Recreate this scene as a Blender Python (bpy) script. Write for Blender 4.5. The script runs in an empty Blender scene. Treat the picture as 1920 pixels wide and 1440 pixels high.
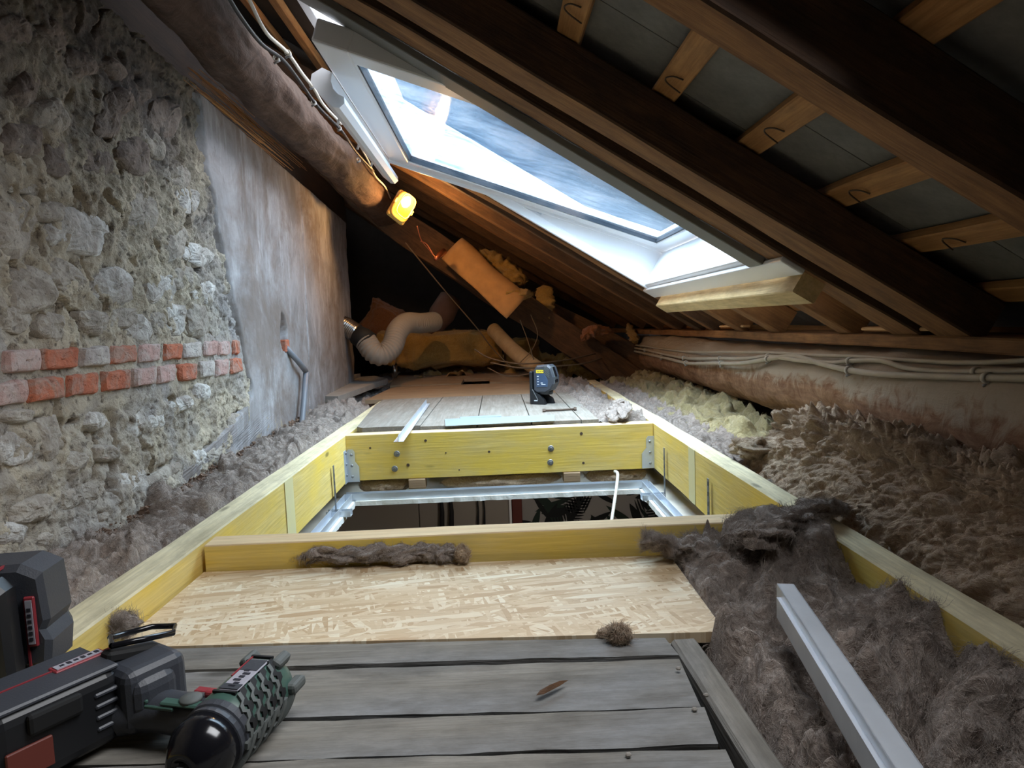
import bpy, bmesh, math, random
import numpy as np
from mathutils import Matrix, Vector
random.seed(7)
rng = np.random.default_rng(11)
SC = bpy.context.scene
COL = SC.collection
PI = math.pi

# ------------------------------------------------------------------ camera
EYE = .385
FPX = 1280.0
_dy = np.array([-30., 115., -FPX]); _dy /= np.linalg.norm(_dy)
_dx = np.array([1., .04, (-30 + .04 * 115) / FPX]); _dx /= np.linalg.norm(_dx)
_dz = np.cross(_dx, _dy)
CM = np.stack([_dx, _dy, _dz], 1)            # world -> camera axes
CP = np.array([0., 0., EYE])
cam = bpy.data.cameras.new('camera')
camo = bpy.data.objects.new('camera', cam)
COL.objects.link(camo)
rot = Matrix([[CM[j][i] for j in range(3)] for i in range(3)])
camo.matrix_world = Matrix.Translation(CP) @ rot.to_4x4()
cam.sensor_width = 36.0
cam.lens = 36.0 * FPX / 1920.0
cam.clip_start = .02
SC.camera = camo

# ------------------------------------------------------------------ world (overcast sky: brighter at the zenith) and exposure
w = bpy.data.worlds.new('sky'); SC.world = w; w.use_nodes = True
nt = w.node_tree; nt.nodes.clear()
o = nt.nodes.new('ShaderNodeOutputWorld'); bg = nt.nodes.new('ShaderNodeBackground')
tc = nt.nodes.new('ShaderNodeTexCoord'); sp = nt.nodes.new('ShaderNodeSeparateXYZ')
rp = nt.nodes.new('ShaderNodeValToRGB')
nz = nt.nodes.new('ShaderNodeTexNoise'); nz.inputs['Scale'].default_value = 2.2; nz.inputs['Detail'].default_value = 4
mx = nt.nodes.new('ShaderNodeMix'); mx.data_type = 'RGBA'; mx.blend_type = 'MULTIPLY'; mx.inputs[0].default_value = .35
nt.links.new(tc.outputs['Generated'], sp.inputs[0]); nt.links.new(sp.outputs['Z'], rp.inputs[0])
nt.links.new(tc.outputs['Generated'], nz.inputs['Vector'])
e = rp.color_ramp.elements
e[0].position = 0; e[0].color = (.10, .115, .135, 1)
q_ = e.new(.35); q_.color = (.24, .265, .30, 1); e = rp.color_ramp.elements
e[2].position = 1; e[2].color = (1.08, 1.10, 1.14, 1)
nt.links.new(rp.outputs[0], mx.inputs[6]); nt.links.new(nz.outputs['Fac'], mx.inputs[7])
nt.links.new(mx.outputs[2], bg.inputs[0]); nt.links.new(bg.outputs[0], o.inputs[0])
bg.inputs['Strength'].default_value = 27.0
SC.view_settings.view_transform = 'Standard'
SC.view_settings.look = 'None'
SC.view_settings.gamma = 1
SC.view_settings.use_curve_mapping = False
SC.view_settings.exposure = 0.0

# ------------------------------------------------------------------ roof frame used by everything on the slope
TH = math.atan(.6215)
RN = np.array([math.sin(TH), 0, math.cos(TH)])
RU = np.array([-math.cos(TH), 0, math.sin(TH)])
R0 = np.array([1., 0, .326])
def RP(u, y, off=0.0):
    return R0 + RU * u + RN * off + np.array([0, y, 0])
WY0, WY1, WU0, WU1 = 1.80, 3.10, .33, 1.76       # the roof window opening

def area(name, loc, target, sx, sy, power, col, portal=False):
    l = bpy.data.lights.new(name, 'AREA'); l.shape = 'RECTANGLE'; l.size = sx; l.size_y = sy
    l.energy = power; l.color = col
    ob = bpy.data.objects.new(name, l); COL.objects.link(ob)
    d = Vector(target) - Vector(loc)
    ob.matrix_world = Matrix.Translation(Vector(loc)) @ d.to_track_quat('-Z', 'Y').to_matrix().to_4x4()
    if portal: l.cycles.is_portal = True
    return ob
_pc = RP(1.05, 2.45, .34)
area('daylight_portal', tuple(_pc), tuple(_pc - RN), 1.9, 1.9, 1, (1, 1, 1), portal=True)
# unseen fill added in the rafter bay above the viewer to brighten the foreground
_pa = RP(.95, .66, .05)
area('foreground_fill', tuple(_pa), tuple(_pa - RN), .38, .6, 4.0, (.95, .97, 1.0)).data.spread = math.radians(115)

# ------------------------------------------------------------------ measuring helpers (sight line meets a real plane)
def _ray(px, py): return CM.T @ np.array([px - 960., 720. - py, -FPX])
def az(px, py, z): r = _ray(px, py); return CP + r * ((z - EYE) / r[2])
def ax(px, py, x): r = _ray(px, py); return CP + r * (x / r[0])
def ay(px, py, y): r = _ray(px, py); return CP + r * (y / r[1])
def ar(px, py, off=0.0):
    r = _ray(px, py); return CP + r * ((RN @ (R0 + RN * off - CP)) / (RN @ r))
def aw(px, py):
    r = _ray(px, py); n = np.array([1, .053, 0]); return CP + r * ((n @ (np.array([-.76, 1.1, 0]) - CP)) / (n @ r))

# ------------------------------------------------------------------ numpy noise
def _hash(ix, iy, iz, seed):
    h = (ix.astype(np.int64) * 374761393 + iy.astype(np.int64) * 668265263 + iz.astype(np.int64) * 2147483647 + seed * 974711) & 0xffffffff
    h = ((h ^ (h >> 13)) * 1274126177) & 0xffffffff
    h = ((h ^ (h >> 16)) * 2246822519) & 0xffffffff
    return h ^ (h >> 15)
_G = np.array([[1,1,0],[-1,1,0],[1,-1,0],[-1,-1,0],[1,0,1],[-1,0,1],[1,0,-1],[-1,0,-1],[0,1,1],[0,-1,1],[0,1,-1],[0,-1,-1]], float)
def noise(P, f=1.0, seed=0):
    P = np.asarray(P, float) * f
    I = np.floor(P); F = P - I; U = F * F * F * (F * (F * 6 - 15) + 10); I = I.astype(np.int64)
    out = 0
    for dx in (0, 1):
        for dy in (0, 1):
            for dz in (0, 1):
                g = _G[_hash(I[..., 0] + dx, I[..., 1] + dy, I[..., 2] + dz, seed) % 12]
                d = F - np.array([dx, dy, dz])
                wgt = (U[..., 0] if dx else 1 - U[..., 0]) * (U[..., 1] if dy else 1 - U[..., 1]) * (U[..., 2] if dz else 1 - U[..., 2])
                out = out + wgt * (g * d).sum(-1)
    return out
def fbm(P, f, octv=4, seed=0, gain=.5):
    a = 1; s = 0
    for k in range(octv):
        s = s + a * noise(P, f * 2.03 ** k, seed + k * 7); a *= gain
    return s
def sstep(a, b, x):
    t = np.clip((x - a) / (b - a), 0, 1); return t * t * (3 - 2 * t)

# ------------------------------------------------------------------ object helpers
WM = {}
def put(ob, world, parent=None):
    COL.objects.link(ob); WM[ob.name] = world
    if parent is not None:
        ob.parent = parent; ob.matrix_basis = WM[parent.name].inverted() @ world
    else:
        ob.matrix_basis = world
    return ob
def props(ob, label=None, cat=None, group=None, kind=None):
    if label: ob['label'] = label
    if cat: ob['category'] = cat
    if group: ob['group'] = group
    if kind: ob['kind'] = kind
    return ob
def empty(name, loc, label=None, cat=None, group=None, kind=None):
    ob = bpy.data.objects.new(name, None); ob.empty_display_size = .05
    put(ob, Matrix.Translation(Vector([float(v) for v in loc])))
    return props(ob, label, cat, group, kind)
def mkmesh(name, V, F, mats, smooth=False, fmat=None):
    me = bpy.data.meshes.new(name)
    V = np.asarray(V, float)
    if isinstance(F, np.ndarray) and F.ndim == 2:
        me.vertices.add(len(V)); me.vertices.foreach_set('co', V.ravel())
        k = F.shape[1]; n = len(F)
        me.loops.add(n * k); me.loops.foreach_set('vertex_index', F.ravel().astype(np.int32))
        me.polygons.add(n); me.polygons.foreach_set('loop_start', np.arange(0, n * k, k, dtype=np.int32))
        me.update(calc_edges=True)
    else:
        me.from_pydata([tuple(v) for v in V], [], [tuple(f) for f in F])
    for m in (mats if isinstance(mats, (list, tuple)) else [mats]): me.materials.append(m)
    me.polygons.foreach_set('use_smooth', [bool(smooth)] * len(me.polygons))
    if fmat is not None: me.polygons.foreach_set('material_index', fmat)
    me.update(); return me
def obj(name, geo, mats, parent=None, world=None, smooth=False, fmat=None, **kw):
    """geo = (V,F) in world space when world is None (the origin goes to its base), else local to world"""
    V, F = geo; V = np.asarray(V, float)
    if world is None:
        lo = V.min(0); hi = V.max(0); c = np.array([(lo[0] + hi[0]) / 2, (lo[1] + hi[1]) / 2, lo[2]])
        world = Matrix.Translation(Vector([float(v) for v in c])); V = V - c
    ob = bpy.data.objects.new(name, mkmesh(name, V, F, mats, smooth, fmat))
    put(ob, world, parent); return props(ob, **kw)
def fr(p, xa, ya=None, za=None):
    """frame: origin p, local x along xa, z near za"""
    x = Vector(xa).normalized(); z = Vector(za if za is not None else (0, 0, 1))
    y = z.cross(x).normalized(); z = x.cross(y)
    m = Matrix((x, y, z)).transposed().to_4x4(); m.translation = Vector([float(v) for v in p]); return m
def join(*gs):
    V = []; F = []; n = 0
    for v, f in gs:
        v = np.asarray(v, float); V.append(v); F += [tuple(int(i) + n for i in q) for q in f]; n += len(v)
    return np.concatenate(V), F
def xf(g, m):
    v, f = g; m = np.array(m); v = np.asarray(v, float); return v @ m[:3, :3].T + m[:3, 3], f
def box(c, s, b=0.0, seg=1):
    c = np.asarray(c, float); s = np.asarray(s, float) / 2
    V = np.array([[x, y, z] for x in (-1, 1) for y in (-1, 1) for z in (-1, 1)]) * s
    F = [(0, 1, 3, 2), (4, 6, 7, 5), (0, 4, 5, 1), (2, 3, 7, 6), (0, 2, 6, 4), (1, 5, 7, 3)]
    if b > 0:
        bm = bmesh.new(); vs = [bm.verts.new(v) for v in V]
        for f in F: bm.faces.new([vs[i] for i in f])
        bmesh.ops.recalc_face_normals(bm, faces=bm.faces)
        bmesh.ops.bevel(bm, geom=list(bm.edges), offset=b, segments=seg, affect='EDGES', profile=.5)
        bm.verts.index_update(); V = np.array([v.co[:] for v in bm.verts]); F = [tuple(v.index for v in f.verts) for f in bm.faces]; bm.free()
    return V + c, F
def bx(lo, hi, b=0.0, seg=1):
    lo = np.asarray(lo, float); hi = np.asarray(hi, float); return box((lo + hi) / 2, hi - lo, b, seg)
def tube(pts, r, n=8, caps=True, smooth_path=0):
    P = np.asarray(pts, float)
    if smooth_path: P = spline(P, smooth_path)
    k = len(P); R = np.full(k, r) if np.isscalar(r) else np.asarray(r, float)
    if len(R) != k: R = np.interp(np.linspace(0, 1, k), np.linspace(0, 1, len(R)), R)
    T = np.gradient(P, axis=0); T /= np.linalg.norm(T, axis=1)[:, None] + 1e-12
    up = np.array([0, 0, 1.]) if abs(T[0][2]) < .9 else np.array([1., 0, 0])
    A = np.cross(T[0], up); A /= np.linalg.norm(A); V = []
    for i in range(k):
        A = A - T[i] * (A @ T[i]); A /= np.linalg.norm(A) + 1e-12; B = np.cross(T[i], A)
        for j in range(n):
            a = 2 * PI * j / n; V.append(P[i] + R[i] * (math.cos(a) * A + math.sin(a) * B))
    F = [(i * n + j, i * n + (j + 1) % n, (i + 1) * n + (j + 1) % n, (i + 1) * n + j) for i in range(k - 1) for j in range(n)]
    if caps: F += [tuple(range(n - 1, -1, -1)), tuple((k - 1) * n + j for j in range(n))]
    return np.array(V), F
def spline(P, m):
    P = np.asarray(P, float); Q = np.vstack([2 * P[0] - P[1], P, 2 * P[-1] - P[-2]]); out = []
    for i in range(1, len(Q) - 2):
        for t in np.linspace(0, 1, m, endpoint=False):
            a, b, c, d = Q[i - 1], Q[i], Q[i + 1], Q[i + 2]
            out.append(.5 * (2 * b + (c - a) * t + (2 * a - 5 * b + 4 * c - d) * t * t + (3 * b - a - 3 * c + d) * t ** 3))
    out.append(P[-1]); return np.array(out)
def lathe(prof, n=24, cap=True):
    """prof list of (x, r); axis is local x"""
    V = [(x, r * math.cos(2 * PI * j / n), r * math.sin(2 * PI * j / n)) for x, r in prof for j in range(n)]
    k = len(prof)
    F = [(i * n + j, (i + 1) * n + j, (i + 1) * n + (j + 1) % n, i * n + (j + 1) % n) for i in range(k - 1) for j in range(n)]
    if cap: F += [tuple(range(n)), tuple((k - 1) * n + j for j in range(n - 1, -1, -1))]
    return np.array(V, float), F
def prism(poly, h, z0=0.0):
    n = len(poly); V = [(x, y, z0) for x, y in poly] + [(x, y, z0 + h) for x, y in poly]
    F = [tuple(range(n - 1, -1, -1)), tuple(range(n, 2 * n))] + [(i, (i + 1) % n, n + (i + 1) % n, n + i) for i in range(n)]
    return np.array(V, float), F
def grid(fn, nu, nv):
    s, t = np.meshgrid(np.linspace(0, 1, nu), np.linspace(0, 1, nv), indexing='ij')
    V = fn(s.ravel(), t.ravel()); i = np.arange(nu * nv).reshape(nu, nv)
    F = np.stack([i[:-1, :-1].ravel(), i[1:, :-1].ravel(), i[1:, 1:].ravel(), i[:-1, 1:].ravel()], 1)
    return V, F
def beamgeo(L, wd, h, seg=12, ch=.004, jit=0.0, seed=0):
    """beam along local x from 0..L, width wd (y), height h (z up from 0)"""
    c = min(ch, wd / 3, h / 3); a = wd / 2
    sec = [(-a + c, 0), (a - c, 0), (a, c), (a, h - c), (a - c, h), (-a + c, h), (-a, h - c), (-a, c)]
    V = []
    for i in range(seg + 1):
        for y, z in sec: V.append((L * i / seg, y, z))
    V = np.array(V)
    if jit:
        d = np.stack([noise(V * [3, 12, 12], 1, seed), noise(V * [3, 12, 12], 1, seed + 5), noise(V * [3, 12, 12], 1, seed + 9)], 1) * jit
        d[:, 0] *= .2; V = V + d
    F = [(i * 8 + j, i * 8 + (j + 1) % 8, (i + 1) * 8 + (j + 1) % 8, (i + 1) * 8 + j) for i in range(seg) for j in range(8)]
    F = [f[::-1] for f in F]
    F += [tuple(range(8)), tuple(seg * 8 + j for j in range(7, -1, -1))]
    return V, F
def beam(name, p0, p1, wd, h, mats, parent=None, up=(0, 0, 1), seg=12, ch=.004, jit=0.0, seed=0, topmat=False, fm_=None, **kw):
    p0 = np.asarray(p0, float); p1 = np.asarray(p1, float); L = float(np.linalg.norm(p1 - p0))
    g = beamgeo(L, wd, h, seg, ch, jit, seed); fm = fm_
    if topmat:
        fm = [0] * len(g[1])
        for i in range(seg):
            for j in (3, 4, 5): fm[i * 8 + j] = 1
    return obj(name, g, mats, parent, fr(p0, p1 - p0, za=up), fmat=fm, **kw)

# ------------------------------------------------------------------ materials
def srgb(r, g, b):
    f = lambda c: (c / 255 / 12.92) if c <= 10 else ((c / 255 + .055) / 1.055) ** 2.4
    return (f(r), f(g), f(b), 1)
class NT:
    def __init__(s, name):
        s.m = bpy.data.materials.new(name); s.m.use_nodes = True; s.t = s.m.node_tree
        s.b = s.t.nodes['Principled BSDF']; s.out = s.t.nodes['Material Output']
        s.tc = s.t.nodes.new('ShaderNodeTexCoord').outputs['Object']
    def n(s, t, **k):
        x = s.t.nodes.new(t)
        for a, v in k.items(): setattr(x, a, v)
        return x
    def L(s, a, b): s.t.links.new(a, b)
    def map(s, scale=(1, 1, 1), rot=(0, 0, 0), loc=(0, 0, 0), src=None):
        m = s.n('ShaderNodeMapping'); m.inputs['Scale'].default_value = scale; m.inputs['Rotation'].default_value = rot; m.inputs['Location'].default_value = loc
        s.L(src or s.tc, m.inputs['Vector']); return m.outputs[0]
    def noise(s, v, scale, det=4, rough=.55, dist=0):
        x = s.n('ShaderNodeTexNoise'); x.inputs['Scale'].default_value = scale; x.inputs['Detail'].default_value = det
        x.inputs['Roughness'].default_value = rough; x.inputs['Distortion'].default_value = dist; s.L(v, x.inputs['Vector']); return x.outputs['Fac']
    def vor(s, v, scale, feat='F1', out='Distance', rnd=1):
        x = s.n('ShaderNodeTexVoronoi'); x.feature = feat; x.inputs['Scale'].default_value = scale; x.inputs['Randomness'].default_value = rnd; s.L(v, x.inputs['Vector']); return x.outputs[out]
    def ramp(s, v, stops, interp='LINEAR'):
        x = s.n('ShaderNodeValToRGB'); x.color_ramp.interpolation = interp; el = x.color_ramp.elements
        while len(el) > 1: el.remove(el[-1])
        el[0].position = stops[0][0]; el[0].color = _c(stops[0][1])
        for p, c in stops[1:]: q = el.new(p); q.color = _c(c)
        s.L(v, x.inputs[0]); return x.outputs[0]
    def mix(s, f, a, b, bt='MIX'):
        x = s.n('ShaderNodeMix'); x.data_type = 'RGBA'; x.blend_type = bt
        for i, v in ((0, f), (6, a), (7, b)):
            if isinstance(v, (int, float)): x.inputs[i].default_value = v if i == 0 else (v, v, v, 1)
            elif isinstance(v, tuple): x.inputs[i].default_value = v
            else: s.L(v, x.inputs[i])
        return x.outputs[2]
    def math(s, op, a, b=0.0, clamp=False):
        x = s.n('ShaderNodeMath'); x.operation = op; x.use_clamp = clamp
        for i, v in ((0, a), (1, b)):
            if isinstance(v, (int, float)): x.inputs[i].default_value = v
            else: s.L(v, x.inputs[i])
        return x.outputs[0]
    def col(s, c):
        if isinstance(c, tuple): s.b.inputs['Base Color'].default_value = c
        else: s.L(c, s.b.inputs['Base Color'])
    def rough(s, v):
        if isinstance(v, (int, float)): s.b.inputs['Roughness'].default_value = v
        else: s.L(v, s.b.inputs['Roughness'])
    def bump(s, h, strength=.5, dist=.01):
        x = s.n('ShaderNodeBump'); x.inputs['Strength'].default_value = strength; x.inputs['Distance'].default_value = dist
        s.L(h, x.inputs['Height']); s.L(x.outputs[0], s.b.inputs['Normal'])
def _c(c):
    if isinstance(c, (int, float)): return (c, c, c, 1)
    return c
def plain(name, c, rough=.6, metal=0, bump=0, bs=200, var=0.0):
    n = NT(name); n.rough(rough); n.b.inputs['Metallic'].default_value = metal
    if var:
        f = n.noise(n.tc, 14, 5); n.col(n.mix(n.ramp(f, [(.3, 0.), (.7, 1.)]), tuple(x * (1 - var) for x in c[:3]) + (1,), tuple(min(1, x * (1 + var)) for x in c[:3]) + (1,)))
    else: n.col(c)
    if bump: n.bump(n.noise(n.tc, bs, 4), bump, .002)
    return n.m
def wood(name, c1, c2, dirt=None, dirtamt=.5, grain=1.0, rough=.7, bump=.3, knots=True, big=None):
    """grain runs along local x"""
    n = NT(name)
    v = n.map((1.2, 14 * grain, 14 * grain)); f1 = n.noise(v, 3.2, 6, .6, 1.2)
    v2 = n.map((3, 90 * grain, 90 * grain)); f2 = n.noise(v2, 2.2, 3, .6, .3)
    c = n.mix(n.ramp(f1, [(.32, 0.), (.68, 1.)]), c1, c2)
    c = n.mix(n.math('MULTIPLY', n.ramp(f2, [(.35, 1.), (.6, 0.)]), .35), c, tuple(x * .55 for x in c1[:3]) + (1,))
    if big: c = n.mix(n.ramp(n.noise(n.map((1, 2.5, 2.5)), 2.6, 2), [(.42, 0.), (.62, 1.)]), c, big)
    if dirt: c = n.mix(n.math('MULTIPLY', n.ramp(n.noise(n.map((1.5, 4, 4)), 5, 8, .7), [(.42, 0.), (.7, 1.)]), dirtamt), c, dirt)
    if knots:
        k = n.vor(n.map((2.2, 7, 7)), 1.6); c = n.mix(n.ramp(k, [(.05, .85), (.11, 0.)]), c, tuple(x * .3 for x in c1[:3]) + (1,))
    n.col(c); n.rough(rough); n.bump(n.math('ADD', f2, n.math('MULTIPLY', f1, .6)), bump, .003); return n.m
MT = {}
MT['yellow'] = wood('yellow_timber', srgb(232, 200, 100), srgb(240, 214, 132), srgb(210, 190, 136), .5, .8, .75, .25, True, srgb(236, 202, 86))
MT['yellowtop'] = wood('timber_top', srgb(222, 208, 168), srgb(236, 224, 188), srgb(158, 148, 120), .7, .8, .8, .25, True)
MT['trimtop'] = wood('cut_timber_top', srgb(228, 196, 150), srgb(240, 214, 170), srgb(205, 180, 140), .4, .8, .8, .25, False)
MT['newwood'] = wood('new_lintel', srgb(214, 186, 132), srgb(228, 204, 156), srgb(120, 100, 72), .5, .6, .75, .3, True)
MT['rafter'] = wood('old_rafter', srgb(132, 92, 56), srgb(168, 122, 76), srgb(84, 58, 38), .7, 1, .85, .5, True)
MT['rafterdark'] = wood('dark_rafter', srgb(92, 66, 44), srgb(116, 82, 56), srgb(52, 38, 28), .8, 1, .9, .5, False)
MT['rafterside'] = wood('unlit_rafter_side', srgb(76, 54, 38), srgb(98, 70, 48), srgb(44, 34, 28), .8, 1, .9, .5, False)  # old dark wood, painted darker still for the unlit sides
MT['tarred'] = wood('tarred_board', srgb(48, 36, 28), srgb(62, 46, 36), srgb(30, 25, 22), .8, 1, .9, .5, False)
MT['batten'] = wood('batten_wood', srgb(168, 116, 66), srgb(196, 146, 90), srgb(110, 76, 46), .5, 1, .8, .4, False)
MT['oldboard'] = wood('weathered_board', srgb(122, 117, 108), srgb(150, 145, 136), srgb(84, 80, 74), .75, .8, .9, .6, True, srgb(138, 138, 138))
MT['greyboard'] = wood('grey_board', srgb(136, 128, 118), srgb(156, 149, 139), srgb(112, 102, 90), .6, .8, .85, .3, False)
MT['ply'] = wood('brown_plank', srgb(152, 124, 94), srgb(174, 146, 114), srgb(124, 100, 78), .6, .7, .8, .3, False)
MT['lath'] = wood('pale_lath', srgb(196, 150, 100), srgb(216, 176, 128), None, 0, 1, .8, .3, False)

def log_mat(name, barkc, barkc2, dust, dustamt):
    n = NT(name)
    f = n.noise(n.map((3, 3, 3)), 5, 8, .65, 1.5); g = n.noise(n.map((30, 4, 30)), 2, 4, .6)
    c = n.mix(n.ramp(f, [(.35, 0.), (.65, 1.)]), barkc, barkc2)
    c = n.mix(n.math('MULTIPLY', n.ramp(g, [(.4, 1.), (.6, 0.)]), .4), c, tuple(x * .5 for x in barkc[:3]) + (1,))
    # settled dust on the upper side of the log
    geo = n.n('ShaderNodeNewGeometry'); sp = n.n('ShaderNodeSeparateXYZ'); n.L(geo.outputs['Normal'], sp.inputs[0])
    d = n.math('ADD', sp.outputs['Z'], n.math('MULTIPLY', n.math('SUBTRACT', f, .5), 1.2))
    c = n.mix(n.math('MULTIPLY', n.ramp(d, [(-.05, 0.), (.3, 1.)]), dustamt), c, dust)
    n.col(c); n.rough(.9); n.bump(n.math('ADD', f, n.math('MULTIPLY', g, .5)), .6, .01); return n.m
MT['logR'] = log_mat('purlin_log', srgb(128, 92, 66), srgb(166, 132, 104), srgb(168, 156, 138), .85)
MT['logL'] = log_mat('dark_log', srgb(72, 52, 42), srgb(98, 76, 64), srgb(84, 70, 60), .3)

def wool_mat(name, c1, c2, c3, stretch=1.0):
    n = NT(name)
    d = n.noise(n.tc, 9, 3, .5)
    cm = n.n('ShaderNodeCombineXYZ'); n.L(d, cm.inputs[0]); n.L(n.noise(n.map(loc=(5, 3, 1)), 9, 3, .5), cm.inputs[1]); n.L(n.noise(n.map(loc=(1, 7, 4)), 9, 3, .5), cm.inputs[2])
    va = n.n('ShaderNodeVectorMath', operation='SCALE'); n.L(cm.outputs[0], va.inputs[0]); va.inputs['Scale'].default_value = .35
    vb = n.n('ShaderNodeVectorMath', operation='ADD'); n.L(n.tc, vb.inputs[0]); n.L(va.outputs[0], vb.inputs[1])
    f = n.noise(n.map((30, 9, 30), src=vb.outputs[0]), 3, 6, .65); g = n.noise(n.map((120, 40, 120), src=vb.outputs[0]), 3, 3, .6)
    c = n.mix(n.ramp(f, [(.33, 0.), (.66, 1.)]), c1, c2)
    c = n.mix(n.ramp(g, [(.55, 0.), (.75, .7)]), c, c3)
    n.col(c); n.rough(1.0); n.b.inputs['Specular IOR Level'].default_value = .1
    n.b.inputs['Sheen Weight'].default_value = .25; n.b.inputs['Sheen Roughness'].default_value = .5
    n.bump(n.math('ADD', f, n.math('MULTIPLY', g, .5)), .8, .008); return n.m
MT['wool'] = wool_mat('brown_wool', srgb(128, 112, 102), srgb(180, 165, 154), srgb(212, 200, 190))
MT['woolfib'] = wool_mat('brown_wool_fibre', srgb(150, 134, 123), srgb(196, 182, 171), srgb(226, 215, 206))
MT['wooltan'] = wool_mat('tan_wool', srgb(166, 136, 110), srgb(208, 186, 160), srgb(228, 214, 196))
MT['woolyellow'] = wool_mat('yellow_wool', srgb(158, 142, 98), srgb(184, 172, 130), srgb(204, 196, 162))
MT['woolold'] = wool_mat('amber_wool', srgb(176, 132, 62), srgb(206, 164, 90), srgb(214, 178, 110))
MT['woolred'] = wool_mat('rust_wool', srgb(140, 84, 50), srgb(172, 110, 66), srgb(190, 130, 84))
MT['kraft'] = plain('kraft_paper', srgb(190, 140, 86), .8, var=.15)

def mortar_mat():
    n = NT('lime_mortar')
    f = n.noise(n.tc, 9, 9, .7, .5); g = n.noise(n.tc, 60, 6, .7); b = n.noise(n.tc, 2.6, 4, .6, .6)
    c = n.mix(n.ramp(f, [(.35, 0.), (.65, 1.)]), srgb(158, 145, 128), srgb(206, 193, 170))
    c = n.mix(n.ramp(b, [(.45, 0.), (.62, .8)]), c, srgb(160, 156, 156))
    c = n.mix(n.ramp(g, [(.36, .8), (.47, 0.)]), c, srgb(80, 68, 60))
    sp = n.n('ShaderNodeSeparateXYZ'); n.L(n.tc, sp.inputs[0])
    # dim upper masonry: shade painted into the colour, with some soot
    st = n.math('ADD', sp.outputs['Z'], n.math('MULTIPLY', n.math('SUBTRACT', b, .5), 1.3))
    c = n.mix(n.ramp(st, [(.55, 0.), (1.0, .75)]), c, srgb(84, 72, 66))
    n.col(c); n.rough(.95); n.bump(n.math('ADD', f, n.math('MULTIPLY', g, .6)), 1.0, .014); return n.m
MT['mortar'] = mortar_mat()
def stone_mat(name, c1, c2, lime, amt):
    n = NT(name); geo = n.n('ShaderNodeNewGeometry').outputs['Position']
    f = n.noise(geo, 22, 8, .7, .5); g = n.noise(geo, 110, 4, .7); l = n.noise(geo, 13, 6, .7, 1.)
    c = n.mix(n.ramp(f, [(.35, 0.), (.65, 1.)]), c1, c2)
    c = n.mix(n.math('MULTIPLY', n.ramp(l, [(.45, 0.), (.6, 1.)]), amt), c, lime)
    c = n.mix(n.ramp(g, [(.32, .7), (.44, 0.)]), c, tuple(x * .35 for x in c1[:3]) + (1,))
    n.col(c); n.rough(.92); n.bump(n.math('ADD', f, n.math('MULTIPLY', g, .5)), .8, .008); return n.m
MT['stone'] = stone_mat('grey_stone', srgb(136, 126, 116), srgb(168, 158, 146), srgb(190, 182, 170), .6)
MT['stonew'] = stone_mat('limewashed_stone', srgb(152, 142, 134), srgb(184, 178, 170), srgb(216, 213, 208), .85)
MT['stoned'] = stone_mat('dark_stone', srgb(104, 90, 82), srgb(138, 124, 114), srgb(160, 150, 140), .4)  # darker stone tone, used on the upper part of the wall
MT['brick'] = stone_mat('orange_brick', srgb(168, 92, 66), srgb(190, 112, 82), srgb(162, 144, 132), .75)
MT['brickp'] = stone_mat('pink_brick', srgb(176, 140, 130), srgb(190, 156, 148), srgb(186, 174, 168), .7)
MT['brickg'] = stone_mat('limed_brick', srgb(164, 152, 146), srgb(182, 172, 166), srgb(200, 194, 186), .7)

def plaster_mat():
    n = NT('grey_plaster')
    f = n.noise(n.tc, 4, 9, .65, .8); s = n.noise(n.map((6, 6, 1.2)), 3.2, 6, .7); g = n.noise(n.tc, 70, 4)
    c = n.mix(n.ramp(f, [(.36, 0.), (.64, 1.)]), srgb(122, 117, 115), srgb(158, 155, 156))
    c = n.mix(n.ramp(s, [(.52, 0.), (.7, .75)]), c, srgb(184, 183, 185))
    b = n.noise(n.tc, 2.3, 6, .7, .6)
    c = n.mix(n.ramp(b, [(.46, 0.), (.62, .7)]), c, srgb(108, 92, 80))
    c = n.mix(n.ramp(n.noise(n.map((9, 9, 3)), 5, 5, .75), [(.3, .6), (.42, 0.)]), c, srgb(88, 78, 70))
    sp = n.n('ShaderNodeSeparateXYZ'); n.L(n.tc, sp.inputs[0])
    low = n.math('ADD', n.math('MULTIPLY', sp.outputs['Z'], -1), n.math('MULTIPLY', n.math('SUBTRACT', n.noise(n.tc, 14, 6, .7), .5), .5))
    c = n.mix(n.ramp(low, [(-.2, 0.), (-.02, .8)]), c, srgb(150, 136, 114))
    n.col(c); n.rough(.9); n.bump(n.math('ADD', n.math('MULTIPLY', f, .5), n.math('MULTIPLY', g, .3)), .5, .008); return n.m
MT['plaster'] = plaster_mat()

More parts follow.
